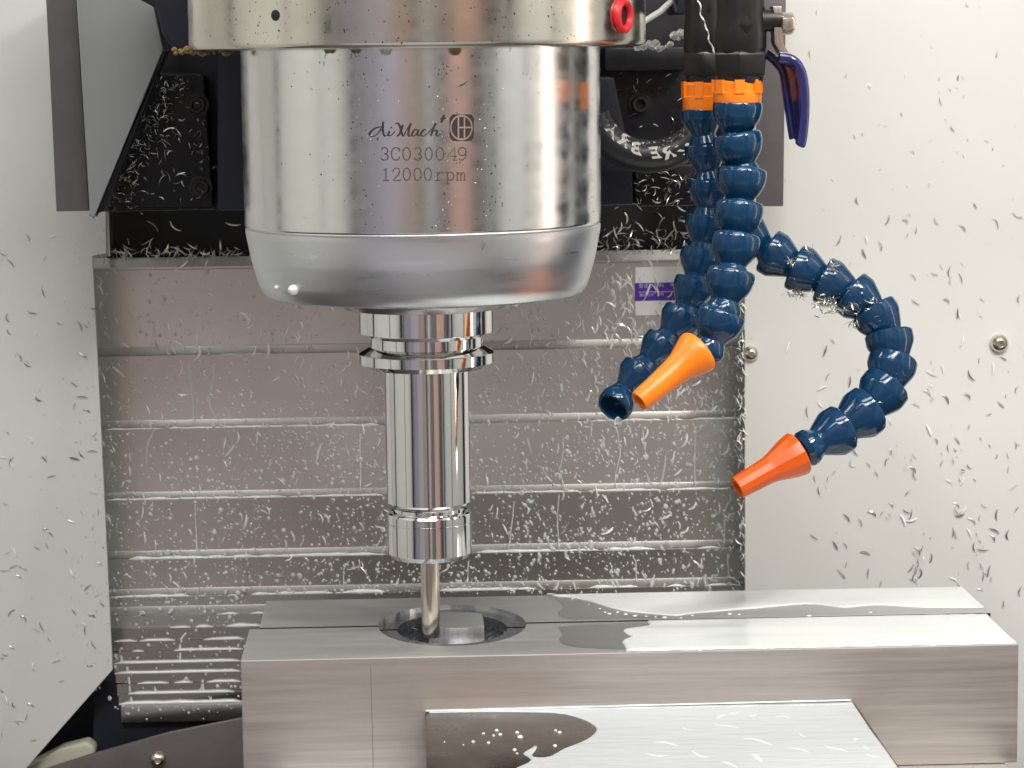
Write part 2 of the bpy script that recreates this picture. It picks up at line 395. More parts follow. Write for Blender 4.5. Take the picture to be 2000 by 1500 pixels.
for ch, (x, y) in zip("WIREBRA", ((1347, 287), (1327, 293), (1303, 298), (1278, 298), (1241, 290), (1217, 274), (1194, 254))):
    vs, fs = text_mesh(ch, 1.0, .035)
    p = atY(x, y, YBH); dx, dz = p.x - hc0.x, p.z - hc0.z; th = atan2(dz, dx)
    tang = Vector((sin(th), 0, -cos(th)))          # reading direction: right to left along the lower arc
    outw = Vector((cos(th), 0, sin(th)))
    L = []
    for v in vs:
        uu, vv = (v.x * 1.2 + v.y * .25) * 33 * kk, -v.y * 31 * kk      # tops of the letters point inward... print reads upside down
        rad = sqrt((dx / 1.05)**2 + dz**2)
        rr = (rad + vv) - RB
        yy = -sqrt(max(1, (rb + .12)**2 - rr * rr))
        q = hc0 + Vector((dx, 0, dz)) + tang * uu + outw * vv
        L.append((q.x, hc0.y + yy, q.z))
    tm.add(L, fs)
tm.build("lettering", m_ink, bh, sharp=None)

# ------------------------------------------------------------------ lower left: base, apron, foam
bc = px_prism([(20, 1290), (20, 1620), (620, 1620), (620, 1290)], 318, 8).build("base_casting", m_navy, bevel=1)
tag(bc, "dark navy machine base behind the lower left corner of the way cover", "machine base")
px_ = px_prism([(182, 1330), (182, 1560), (470, 1560), (470, 1330)], 262, 40)
tag(px_.build("base_rib", m_navy, bevel=1.2), "navy upright rib below the slanted end of the left panel", "rib")
ap = thing("apron_plate", "brown-grey sloping apron plate with one round bolt at lower left", "plate", atY(330, 1480, 235))
px_prism([(186, 1472), (330, 1432), (470, 1404), (560, 1390), (560, 1600), (60, 1600), (60, 1512)], 222, 4).build("sheet", m_brown, ap, bevel=.6)
dome_screw(309, 1482, 222, 16, ap, m_lever, "bolt")
fm = MB()
pts = [(20, 1515), (70, 1488), (120, 1462), (170, 1449), (186, 1462), (184, 1480), (130, 1496), (60, 1520)]
fm.prism([atY(x, y, 250) for x, y in pts], (0, 14, 0)); tag(fm.build("coolant_foam", m_cream, bevel=2.5, bseg=3), "heap of cream coolant foam in the bottom left corner under the white panel", "foam")

# ------------------------------------------------------------------ spindle head
AX = -.5
sp = thing("spindle_head", "large round silver spindle nose with engraved serial lettering", "spindle", (0, 0, 34))
sp_o = (AX, 0, 0)
def zax(y): return atY(834, y, 0).z
RN = 82.0
ringz = 140.2
ring = MB().lathe([(RN - 6, ringz + .6), (101, ringz), (103.2, ringz + .8), (104, ringz + 2.4), (104, ringz + 3), (104, ringz + 5), (104, ringz + 80)], 128, origin=(-1.6, 0, 0)).build("housing_ring", m_ring, sp, sharp=40)
z0 = zax(436.5)
nose = MB().lathe([(RN - .9, z0), (RN - .25, z0 + .5), (RN, z0 + 1.2), (RN, z0 + 1.7), (RN, z0 + 3), (RN, ringz + 3)], 128, origin=sp_o).build("nose_sleeve", m_nose, sp, sharp=40)
zc = zax(548)
cap = MB().lathe([(39, zc - 6), (70, zc - 6.2), (73.2, zc - 5.2), (75.2, zc - 2.6), (76.4, zc + .6), (76.7, zc + 1.6), (79.2, zc + 10.6), (79.55, zc + 12.2), (RN - .4, z0 - 3.2), (RN - .35, z0 - 2.4), (RN - .3, z0 - .9), (RN - 1.2, z0 - .35), (RN - 1.2, z0 + .4)], 128, origin=sp_o).build("nose_cap", m_cap, sp, sharp=22)
sf = MB().lathe([(20, zc - 11.6), (33.5, zc - 11.6), (37.4, zc - 10.4), (39.4, zc - 9.0), (40.6, zc - 6.6), (40.6, zc - 5)], 96, origin=sp_o).build("spindle_face", m_cap, sp, sharp=20)
MB().lathe([(36.9, zc - 12.3), (38.2, zc - 10.6), (38.6, zc - 9.8)], 96, origin=sp_o).build("face_seal", m_face, sp)
MB().lathe([(20, zc - 13.5), (29, zc - 13.4), (29.4, zc - 11)], 64, origin=sp_o).build("spindle_bore", m_void, sp)  # black ring stands in for the shaded gap above the holder
# plug hole and red o-ring on the housing ring
def on_ring(px, py, R=104.0, cx=-1.6):
    v = ray(px, py); ox = CAM.x - cx
    a = v.x**2 + v.y**2; b = 2 * (ox * v.x + CAM.y * v.y); c = ox**2 + CAM.y**2 - R * R
    p = CAM + v * ((-b - sqrt(b * b - 4 * a * c)) / (2 * a)); n = Vector((p.x - cx, p.y, 0)).normalized(); return p, n
p, n = on_ring(538, 30)
MB().lathe([(2.35, .05), (2.1, .12), (0.01, .12)], 20, axis=n, origin=p).build("screw_hole", m_void, ring)  # black disc stands in for the shaded inside of the hole
p, n = on_ring(1215, 31)
tor = MB(); R1, r1 = 6.1, 1.9
q = Vector((0, 0, 1)).rotation_difference(n)
tor.v = [tuple(p + q @ Vector(((R1 + r1 * cos(b)) * cos(a), (R1 + r1 * cos(b)) * sin(a), r1 * sin(b) + .6))) for a in [2 * pi * i / 32 for i in range(32)] for b in [2 * pi * j / 10 for j in range(10)]]
tor.f = [(i * 10 + j, ((i + 1) % 32) * 10 + j, ((i + 1) % 32) * 10 + (j + 1) % 10, i * 10 + (j + 1) % 10) for i in range(32) for j in range(10)]
tor.build("seal_ring", m_red, ring)
MB().lathe([(4.6, .1), (4.4, .2), (0.01, .2)], 24, axis=n, origin=p).build("port_hole", m_void, ring)  # black disc in place of the shade within the port

# ---- lettering engraved round the sleeve
def ribbon(mb, pts, w, R, close=False):
    """stroke in photo pixels, wrapped onto the sleeve"""
    n = len(pts); ws = w if isinstance(w, (list, tuple)) else [w] * n
    Ls, Rs = [], []
    for i in range(n):
        a = pts[(i - 1) % n] if (close or i > 0) else pts[i]; b = pts[(i + 1) % n] if (close or i < n - 1) else pts[i]
        dx, dy = b[0] - a[0], b[1] - a[1]; l = sqrt(dx * dx + dy * dy) or 1; nx, ny = -dy / l * ws[i] / 2, dx / l * ws[i] / 2
        Ls.append((pts[i][0] + nx, pts[i][1] + ny)); Rs.append((pts[i][0] - nx, pts[i][1] - ny))
    vs = []
    for l, r in zip(Ls, Rs):
        for (x, y), rr in ((l, R), (r, R), (r, RN - .1), (l, RN - .1)): vs.append(onCyl(x - 0, y, rr))
    fs = []
    for i in range(n if close else n - 1):
        a, b = 4 * i, 4 * ((i + 1) % n)
        for k in range(4): fs.append((a + k, a + (k + 1) % 4, b + (k + 1) % 4, b + k))
    if not close: fs += [(3, 2, 1, 0), (4 * n - 4, 4 * n - 3, 4 * n - 2, 4 * n - 1)]
    mb.add(vs, fs)
def zp(x, y): return (680 + x / 6.667, 200 + y / 6.667)
def smooth(pts, k=4):
    out = []; n = len(pts)
    for i in range(n - 1):
        p0, p1, p2, p3 = pts[max(i - 1, 0)], pts[i], pts[i + 1], pts[min(i + 2, n - 1)]
        for j in range(k):
            t = j / k
            out.append(tuple(.5 * (2 * p1[c] + (p2[c] - p0[c]) * t + (2 * p0[c] - 5 * p1[c] + 4 * p2[c] - p3[c]) * t * t + (3 * p1[c] - p0[c] - 3 * p2[c] + p3[c]) * t**3) for c in range(2)))
    out.append(pts[-1]); return out
def arc(cx, cy, rx, ry, a0, a1, n=14): return [(cx + rx * cos(radians(a0 + (a1 - a0) * i / n)), cy + ry * sin(radians(a0 + (a1 - a0) * i / n))) for i in range(n + 1)]
script = [
 [(425, 318), (365, 330), (310, 365), (280, 410), (295, 440), (335, 440), (385, 405), (430, 335), (458, 248)],
 [(458, 248), (452, 320), (455, 390), (475, 436), (512, 428)], [(395, 378), (430, 366), (468, 364)],
 [(512, 428), (540, 372), (526, 405), (530, 432), (565, 425), (610, 378)], [(556, 322), (564, 330), (568, 334)],
 [(610, 285), (640, 268), (668, 300), (690, 370), (716, 438), (755, 370), (818, 266), (792, 350), (782, 415), (802, 440), (838, 412)],
 [(712, 290), (690, 360), (662, 420), (632, 438)],
 [(910, 362), (880, 350), (845, 380), (830, 425), (858, 437), (895, 400), (918, 352), (902, 408), (914, 436), (948, 418)],
 [(1010, 368), (995, 350), (960, 380), (945, 424), (975, 438), (1020, 414), (1085, 350), (1135, 285), (1150, 262), (1128, 300), (1096, 375), (1078, 436)],
 [(1078, 436), (1105, 385), (1145, 360), (1156, 382), (1146, 425), (1166, 438), (1205, 408)],
 [(1198, 214), (1276, 204)], [(1252, 160), (1214, 262)]]
lm = MB()
for st in script:
    q = [zp(*p) for p in smooth(st, 4)]
    n = len(q); ws = []
    for i in range(n):
        dx = q[min(i + 1, n - 1)][0] - q[max(i - 1, 0)][0]; dy = q[min(i + 1, n - 1)][1] - q[max(i - 1, 0)][1]
        ws.append((2.1 if n > 3 and st is not script[-1] and st is not script[-2] else 2.8) + 2.2 * max(0, dy) / (sqrt(dx * dx + dy * dy) + 1e-6))
    ribbon(lm, q, ws, RN + .05)
lm.build("script_lettering", m_logo, nose, sharp=None)
G = {
 '0': [arc(.5, .5, .44, .5, 0, 360, 24)],
 '3': [arc(.46, .26, .38, .26, 200, 450, 14), arc(.44, .75, .46, .25, -90, 165, 14)],
 'C': [arc(.52, .5, .46, .5, 318, 45, 22)[::1], [(.9, .05), (.9, .3)], [(.92, .72), (.86, .86)]],
 '4': [[(.78, 1.0), (.78, 0.0), (.02, .70), (1.0, .70)], [(.55, 1.0), (1.0, 1.0)]],
 '9': [arc(.5, .32, .44, .32, 0, 360, 22), [(.94, .32), (.92, .6), (.8, .85), (.55, .99), (.2, .98), (.12, .88)]],
 '1': [[(.2, .18), (.55, 0), (.55, 1)], [(.1, 1), (1, 1)]],
 '2': [[(.08, .3), (.14, .1), (.4, 0), (.75, .04), (.9, .25), (.8, .5), (.4, .78), (.05, 1), (.97, 1), (.97, .88)]],
 'r': [[(.05, .34), (.32, .34), (.32, 1)], [(.05, 1), (.62, 1)], [(.32, .6), (.5, .38), (.78, .32), (.97, .42)]],
 'p': [[(.0, .36), (.2, .36), (.2, 1.28)], [(.0, 1.28), (.5, 1.28)], arc(.57, .66, .38, .33, 200, 520, 18)],
 'm': [[(0, .36), (.14, .36), (.14, 1)], [(.02, 1), (.28, 1)], [(.14, .55), (.28, .38), (.42, .36), (.5, .48), (.5, 1)], [(.42, 1), (.6, 1)], [(.5, .55), (.64, .38), (.78, .36), (.87, .48), (.87, 1)], [(.78, 1), (1, 1)]],
}
def typed(mb, cells, y0, y1, w):
    for ch, x0, x1 in cells:
        for st in G[ch]:
            ribbon(mb, [zp(x0 + (x1 - x0) * a, y0 + (y1 - y0) * b) for a, b in st], w, RN + .05)
dm = MB()
G['C'][0] = arc(.52, .5, .46, .5, -42, -318, 22)
typed(dm, [('3', 425, 530), ('C', 555, 680), ('0', 705, 815), ('3', 860, 965), ('0', 1000, 1100), ('0', 1140, 1250), ('4', 1285, 1420), ('9', 1430, 1542)], 588, 752, 2.5)
dm.build("serial_lettering", m_etch, nose, sharp=None)
dm = MB()
typed(dm, [('1', 445, 530), ('2', 575, 680), ('0', 710, 815), ('0', 850, 955), ('0', 985, 1090), ('r', 1130, 1240), ('p', 1270, 1380), ('m', 1405, 1530)], 856, 1016, 2.5)
dm.build("speed_lettering", m_etch, nose, sharp=None)
lg = MB()
rr = []
for cx, cy, a0 in ((1590, 205, -90), (1590, 455, 0), (1370, 455, 90), (1370, 205, 180)): rr += [zp(*p) for p in arc(cx, cy, 50, 50, a0, a0 + 90, 5)]
N_ = 8   # strips so that the plate follows the curve
xs = [zp(1320 + 320 * i / N_, 0)[0] for i in range(N_ + 1)]
rows = []
for x in xs:
    X = (x - 680) * 6.667
    d = 0 if 1370 <= X <= 1590 else 50 - sqrt(max(0, 2500 - min(50, (1370 - X if X < 1370 else X - 1590))**2))
    rows.append((zp(X, 155 + d), zp(X, 505 - d)))
vs = []
for t, b in rows:
    for (x, y), R_ in ((t, RN + .05), (b, RN + .05), (b, RN - .1), (t, RN - .1)): vs.append(onCyl(x, y, R_))
fs = []
for i in range(N_):
    a, b = 4 * i, 4 * i + 4
    for k in range(4): fs.append((a + k, a + (k + 1) % 4, b + (k + 1) % 4, b + k))
fs += [(3, 2, 1, 0), (4 * N_, 4 * N_ + 1, 4 * N_ + 2, 4 * N_ + 3)]
lg.add(vs, fs)
logo = lg.build("logo_plate", m_logo, nose, sharp=None)
ll = MB()
ribbon(ll, [zp(*p) for p in arc(1475, 328, 138, 158, 0, 360, 36)], 2.9, RN + .12)
for seg_ in ([(1436, 178), (1436, 330), (1436, 482)], [(1514, 178), (1514, 330), (1514, 482)], [(1436, 326), (1514, 326), (1605, 326)], [(1455, 176), (1495, 176)], [(1455, 480), (1495, 480)]):
    ribbon(ll, [zp(*p) for p in seg_], 3.0 if len(seg_) == 3 else 4.2, RN + .14)
ll.build("logo_lines", m_logoline, nose, sharp=None)

# grime specks and spatter on the sleeve and cap
gm = MB(); gd = MB()
def speck(mb, p, n, r):
    t = n.cross(Vector((0, 0, 1))).normalized(); b = n.cross(t); k = 5; a0 = random.random() * 6
    ring_ = [p + (t * cos(a0 + 2 * pi * i / k) * r * random.uniform(.6, 1.1) + b * sin(a0 + 2 * pi * i / k) * r * random.uniform(.6, 1.6)) for i in range(k)]
    mb.add([p + n * r * .35] + ring_, [(0, i + 1, (i + 1) % k + 1) for i in range(k)])
for _ in range(420):
    x = random.choice((random.gauss(705, 22), random.gauss(870, 18), random.gauss(955, 16), random.uniform(490, 1160), random.gauss(1150, 12)))
    y = random.uniform(105, 448)
    if not 488 < x < 1160: continue
    p = onCyl(x, y, RN + .02); speck(gm if random.random() < .4 else gd, p, Vector((p.x, p.y, 0)).normalized(), random.uniform(.12, .42))
stuff(gm.build("grime_specks", m_chipd, None, sharp=None), "fine pale spatter specks on the silver spindle sleeve", "specks")
stuff(gd.build("grime_specks", m_bvalve, None, sharp=None), "fine dark grime specks on the silver spindle sleeve", "specks")
gm = MB()
for _ in range(160):
    x = random.uniform(392, 1245); y = random.uniform(2, 86)
    p, n = on_ring(x, y, 104.03); speck(gm, p, n, random.uniform(.12, .45))
stuff(gm.build("grime_specks", m_bvalve, None, sharp=None), "dark grime specks on the upper spindle ring", "specks")

# ------------------------------------------------------------------ tool holder and cutter
th = thing("tool_holder", "polished steel tool holder clamped in the spindle above the cutter", "tool holder", (0, 0, -97))
rf = 31.5
zA, zB, zG, zR, zS, zT = zax(608), zax(648), zax(677), zax(688), zax(706.5), zax(717)
MB().lathe([(rf - 4, zA + 4), (rf - .3, zA + 3.8), (rf, zA + 3.4), (rf, zB + .3), (rf - .3, zB), (27, zB - 1.9)], 96, origin=(0, 0, 0)).build("upper_flange", m_chrome, th, sharp=20)
MB().lathe([(26.3, zG - 1), (26.3, zB - .8)], 96).build("groove", m_chrome, th)
MB().lathe([(26.3, zG + .4), (rf - .3, zR + .3), (rf, zR), (rf, zS), (rf - 4.5, zT), (19, zT - .4)], 96).build("lower_flange", m_chrome, th, sharp=12)
zU = zax(982); zN = zax(998); zM = zax(1018); zE = zax(1086)
MB().lathe([(19.9, zT + .5), (19.9, zU + 1.0), (19.4, zU), (17.2, zU - 1.2)], 96).build("shank", m_chrome, th, sharp=20)
MB().lathe([(17.2, zU - .6), (16.6, zU - 2), (16.8, zN - 2)], 96).build("neck", m_chrome, th, sharp=20)
MB().lathe([(16.6, zN - .8), (18.6, zN), (19.5, zN - .4), (19.9, zN - 1.2), (19.9, zM + .25), (19.6, zM), (19.9, zM - .25), (19.9, zE + 2.2), (18.3, zE), (15, zE - 1.0), (7, zE - 1.4), (5.2, zE - .6)][::-1], 96).build("collet_nut", m_chrome, th, sharp=12)
ZTOP = -132.15
em = MB(); fl = []
zt_ = ZTOP - 2.0; z1_ = zE + 2
vs = []; NS = 24; NZ = 40
for i in range(NZ + 1):
    z = zt_ + (z1_ - zt_) * i / NZ
    fluted = False
    for k in range(NS):
        a = 2 * pi * k / NS; r = 4.45
        if fluted:
            ph = (a * 3 - (z - zt_) * .42) % (2 * pi)
            r = 4.45 * (1 - .05 * max(0, sin(ph)))
        vs.append((r * cos(a), r * sin(a), z))
fs = [(i * NS + k, i * NS + (k + 1) % NS, (i + 1) * NS + (k + 1) % NS, (i + 1) * NS + k) for i in range(NZ) for k in range(NS)]
fs.append(tuple(reversed(range(NS))))
em.add(vs, fs); tag(em.build("end_mill", m_tool, None, sharp=40), "thin straight cutter reaching from the tool holder into the round pocket", "cutter")

# ------------------------------------------------------------------ soft jaws with the bored seat, workpiece
YF, YG0, YG1, YR = -49.5, 13.9, 16.5, 78.0
HX, HY = 10.2, 15.1
def ell(rx, ry, n=72): return [(HX + rx * cos(2 * pi * k / n), HY + ry * sin(2 * pi * k / n)) for k in range(n)]
def boolean_jaw(x0, x1, y0, y1, zb, name, label):
    o = MB().box((x0, y0, zb), (x1, y1, ZTOP)).build(name, m_jawface, bevel=.5, bseg=2, sharp=35, keepY=YG0 if y1 == YG0 else YG1)
    o.data.materials.append(m_jawtop); o.data.materials.append(m_pocket); o.data.materials.append(m_bared)
    for mi, (rx, ry, d) in enumerate(((35.2, 44.5, 2.0), (26.2, 32.5, 9.0))):
        c = MB().prism([(x, y, ZTOP - d) for x, y in ell(rx, ry)], (0, 0, d + 5)).build("cutter", m_pocket, sharp=None)
        md = o.modifiers.new("cut", 'BOOLEAN'); md.operation = 'DIFFERENCE'; md.object = c; md.solver = 'EXACT'
        bpy.context.view_layer.update()
        me = bpy.data.meshes.new_from_object(o.evaluated_get(dg())); o.modifiers.clear(); o.data = me; me.name = name
        bpy.data.objects.remove(c)
    me = o.data
    mats = [m.name if m else None for m in me.materials]
    me.materials.clear()
    for m in (m_jawface, m_jawtop, m_pocket, m_bared, m_chrome, m_shelf): me.materials.append(m)
    for p in me.polygons:
        c = p.center / MM; e1 = ((c.x - HX) / 35.6)**2 + ((c.y - HY) / 45)**2; e2 = ((c.x - HX) / 26.6)**2 + ((c.y - HY) / 33)**2
        if c.z < ZTOP - .3 and e2 < 1 and abs(c.y - y0) > .01: p.material_index = 3
        elif c.z < ZTOP - .3 and e1 < 1.05 and c.z > ZTOP - 2.6 and e2 >= 1: p.material_index = 2 if p.normal.z > .5 else 4
        elif c.z < ZTOP - .3 and e1 < 1: p.material_index = 2
        elif p.normal.z > .7: p.material_index = 1
        elif p.normal.y < -.7 and abs(c.y - YG1) < .2: p.material_index = 5  # dark metal put on this face for the shade between the jaws
        else: p.material_index = 0
        p.use_smooth = False
    return tag(o, label, "vise jaw")
front_jaw = boolean_jaw(-86.2, 267.3, YF, YG0, ZTOP - 55.5, "soft_jaw", "front aluminium vise jaw with the long bare front face and half the round pocket")
boolean_jaw(-81.6, 269.3, YG1, YR, ZTOP - 55.5, "soft_jaw", "rear aluminium vise jaw lying behind the thin parting line")
sm = MB(); p0 = atY(724, 1300, YF); p1 = atY(729, 1505, YF)
sm.prism([p0 + Vector((-.14, -.04, 0)), p0 + Vector((.10, -.04, 0)), p1 + Vector((.16, -.04, 0)), p1 + Vector((-.10, -.04, 0))], (0, .3, 0))
so = sm.build("scribe_mark", m_dgrey, front_jaw, sharp=None)
# bright rim chamfer of the seat: workpiece
wk = MB(); ztw = ZTOP - .35; zbw = ZTOP - 8.8
front = [(-1 + 26.4 * i / 14, 12.9 - 4.2 * sin(pi * i / 14) + 1.0 * (1 - i / 14)) for i in range(15)]
back = [(25.4, 30), (25.0, 40.5), (18, 44.2), (8, 45.6), (-1, 44.0)]
wk.prism([(x, y, zbw) for x, y in front + back], (0, 0, ztw - zbw))
wo = wk.build("workpiece", m_work, None, sharp=30, bevel=.25)
wo.data.materials.append(m_jawtop)
for p in wo.data.polygons:
    if p.normal.z > .7: p.material_index = 1
tag(wo, "small machined aluminium block standing inside the round jaw pocket", "workpiece")

# vise body in front and below
vi = thing("vise", "steel vise body carrying the aluminium jaws", "vise", (90, -100, -200))
ZS = atY(838, 1390.5, YF).z; XS0 = atZ(832.5, 1480, ZS).x; XS1 = atZ(1690, 1402, ZS).x
MB().box((XS0, -190, -186.5), (XS1, YF - .15, ZS)).build("carriage", m_shelf, vi, bevel=.5)
MB().box((-70, -150, -240), (262, 90, ZTOP - 55.8)).build("bed", m_jawtop, vi, bevel=1)

# ------------------------------------------------------------------ coolant puddles
def puddle(name, outl, Z, h, label, m=None, inset=1.5, wob=0):
    pts = [Vector(p) for p in outl]; n = len(pts)
    area = sum(pts[i].x * pts[(i + 1) % n].y - pts[(i + 1) % n].x * pts[i].y for i in range(n))
    if area < 0: pts.reverse()
    def off(d):
        o = []
        for i in range(n):
            a, b, c = pts[i - 1], pts[i], pts[(i + 1) % n]
            e1 = (b - a); e2 = (c - b)
            n1 = Vector((-e1.y, e1.x, 0)).normalized(); n2 = Vector((-e2.y, e2.x, 0)).normalized()
            nn = (n1 + n2); nn = nn.normalized() if nn.length > .1 else n1
            o.append(b + nn * d)
        return o
    mb = MB(); L = []
    for d, z in ((0, .02), (inset * .18, h * .55), (inset * .5, h * .88), (inset, h)): L += [(p.x, p.y, Z + z) for p in off(d)]
    fs = []
    for k in range(3):
        for i in range(n):
            j = (i + 1) % n; fs.append((k * n + i, k * n + j, (k + 1) * n + j, (k + 1) * n + i))
    tri = tessellate_polygon([[Vector((p[0], p[1], 0)) for p in L[3 * n:]]])
    fs += [tuple(3 * n + i for i in t) for t in tri]
    mb.add(L, fs)
    return tag(mb.build(name, m or m_coolw, sharp=None if False else 60), label, "coolant")
def densify(pts, step=14, amp=1.6, lock=()):
    out = []
    for i in range(len(pts)):
        a, b = pts[i], pts[(i + 1) % len(pts)]
        l = sqrt((a[0] - b[0])**2 + (a[1] - b[1])**2); k = max(1, int(l / step))
        for j in range(k):
            t = j / k; x, y = a[0] + (b[0] - a[0]) * t, a[1] + (b[1] - a[1]) * t
            if i not in lock and j: y += amp * noise.noise(Vector((x * .06, y * .1, 3.3)))
            out.append((x, y))
    return out
zt0 = ZTOP
def px_pts(pp, Z): return [atZ(x, y, Z) for x, y in pp]
def clampY(P, lo, hi, xlo=-999, xhi=999): return [Vector((min(max(p.x, xlo), xhi), min(max(p.y, lo), hi), p.z)) for p in P]
rear = smooth([(1066, 1161), (1090, 1165), (1116, 1167), (1150, 1174), (1175, 1182), (1218, 1193), (1262, 1198), (1320, 1203), (1350, 1199), (1420, 1193), (1503, 1186), (1575, 1180), (1613, 1183), (1650, 1187), (1711, 1182), (1787, 1186), (1860, 1187), (1930, 1186)], 4) + [(1884, 1147.5)]
P = px_pts(densify(rear, 10, 1.5, lock=(len(rear) - 1,)), zt0)
puddle("coolant_puddle", clampY(P, YG1 + .9, YR - .5, xhi=268.7), zt0, .75, "white milky coolant pool covering the right half of the rear vise jaw")
frnt = smooth([(1299, 1210), (1265, 1213), (1268, 1222), (1240, 1227), (1218, 1231), (1224, 1238), (1233, 1244), (1216, 1252), (1219, 1260), (1224, 1272)], 4) + [(1500, 1266), (1986, 1256), (1931, 1200), (1700, 1204), (1640, 1203), (1560, 1206), (1500, 1204), (1400, 1208)]
P = px_pts(densify(frnt, 10, 1.8), zt0)
puddle("coolant_puddle", clampY(P, YF + .8, YG0 - .6, xhi=266.7), zt0, .75, "white milky coolant pool covering the right half of the front vise jaw")
m_film = mat("oily_wet_film", (.40, .40, .385), .30, .85, bump=((90, 90, 90), .1, .1))
wf = smooth([(1088, 1224), (1140, 1220), (1200, 1218), (1262, 1216), (1262, 1224), (1222, 1233), (1232, 1245), (1216, 1254), (1220, 1268), (1160, 1266), (1110, 1262), (1092, 1250), (1098, 1238), (1088, 1224)], 3)[:-1]
puddle("wet_film", clampY(px_pts(densify(wf, 9, 1.2), zt0), YF + .8, YG0 - .5), zt0 + .01, .10, "dark wet film on the front vise jaw beside the white pool", m_film, .8)
wf = smooth([(1078, 1165), (1116, 1169), (1150, 1176), (1175, 1184), (1218, 1196), (1300, 1204), (1200, 1208), (1110, 1209), (1090, 1198), (1100, 1184), (1078, 1165)], 3)[:-1]
puddle("wet_film", clampY(px_pts(densify(wf, 9, 1.2), zt0), YG1 + .6, YR - .6), zt0 + .01, .10, "dark wet film on the rear vise jaw beside the white pool", m_film, .8)
shelf = [(838, 1386.5), (1300, 1380), (1662, 1367), (1700, 1425), (1757, 1500), (1800, 1565), (985, 1565)] + smooth([(985, 1512), (1010, 1500), (1030, 1491), (1036, 1484), (1030, 1478), (1022, 1472), (1034, 1464), (1048, 1458), (1046, 1466), (1040, 1474), (1046, 1480), (1072, 1479), (1100, 1464), (1140, 1448), (1160, 1434), (1164, 1422), (1150, 1411), (1128, 1402), (1095, 1394), (1040, 1391.5), (935, 1391), (838, 1392.5)], 4)
P = px_pts(densify(shelf, 16, .8), ZS)
puddle("coolant_puddle", clampY(P, -189, YF - .3, XS0 + .4, XS1 - .7), ZS, .6, "pale coolant pool on the dark vise carriage in front of the jaws", m_cool, 1.2)
pts_ = [atY(832 + (1662 - 832) * k / 90, 1388.5 - (1388.5 - 1367.5) * k / 90, YF - .35) for k in range(91)]
tag(MB().tube(pts_, [.28 + .30 * max(0, noise.noise(Vector((k * .17, 2, 9))) + .25) for k in range(91)], 7).build("coolant_line", m_bead), "thin white coolant line where the front jaw meets the vise carriage", "coolant")
jd = MB()
for x, y, r in ((1182, 1196, .5), (1190, 1199, .7), (1206, 1196, .6), (1172, 1189, .5), (1222, 1200, .7), (1240, 1203, .8), (1262, 1204, .6), (1280, 1205, .5), (1118, 1170, .5), (1150, 1181, .4), (1298, 1206, .8), (1352, 1202, .6), (1425, 1199, .7), (1444, 1200, .5), (1330, 1207, .5), (1580, 1203, .8), (1700, 1196, .5)):
    c = atZ(x, y, zt0); jd.lathe([(r * 1.6, .02), (r * 1.3, r * .35), (r * .7, r * .55), (.01, r * .6)], 8, origin=c)
stuff(jd.build("coolant_droplets", m_bead), "small white coolant droplets along the edges of the pools on the jaws", "droplets")
fs_ = MB()  # thin pale raised streaks on the carriage pool
for x0, y0, x1, y1, r in ((580, 832, 640, 812, 1.0), (640, 806, 700, 800, .9), (735, 812, 775, 818, .8), (850, 820, 930, 830, .9), (560, 848, 700, 882, 1.0), (285, 936, 420, 956, 1.2), (700, 918, 855, 952, 1.2), (900, 958, 1022, 990, 1.0), (1075, 948, 1195, 990, 1.1), (1222, 935, 1240, 918, 1.0), (470, 985, 560, 1012, 1.2), (745, 995, 800, 1025, 1.4), (250, 995, 375, 1000, 1.2), (1270, 988, 1345, 1020, 1.1), (600, 1030, 690, 1052, 1.2), (1262, 958, 1290, 972, .8), (420, 870, 480, 885, .6), (960, 900, 1010, 915, .6)):
    P_ = []; R_ = []
    for k in range(9):
        t = k / 8; q = atZ(1150 + (x0 + (x1 - x0) * t) / 2.353, 1050 + (y0 + (y1 - y0) * t + 5 * sin(t * 5 + x0)) / 2.353, ZS + .6)
        P_.append(q); R_.append(max(.06, r * 1.1 * sin(pi * (.04 + .92 * t)) * (.8 + .4 * noise.noise(Vector((t * 4, x0, y0))))))
    n0 = len(fs_.v); fs_.tube(P_, R_, 8)
    for i in range(n0, len(fs_.v)):
        v = fs_.v[i]; fs_.v[i] = (v[0], v[1], ZS + .6 + (v[2] - ZS - .6) * .10 - .02)
stuff(fs_.build("pale_streaks", m_streak, sharp=None), "white streaks lying on the pale coolant pool of the vise carriage", "foam")
dr = MB()
for x, y, r in ((944, 1433, 3), (970, 1427, 4), (977, 1435, 4), (964, 1437, 3), (1010, 1431, 4), (1016, 1440, 5.5), (1093, 1431, 4), (1085, 1427, 3), (1084, 1457, 4), (1005, 1465, 4), (954, 1451, 3.5), (924, 1449, 3.5), (1010, 1472, 2.5), (905, 1455, 1.5), (868, 1449, 1.5)):
    c = atZ(x, y, ZS); r *= .23
    dr.lathe([(r, 0), (r * .8, r * .5), (r * .45, r * .75), (.01, r * .85)], 8, origin=c)
stuff(dr.build("coolant_droplets", m_drop), "tiny white coolant droplets on the dark patch of the vise carriage", "droplets")

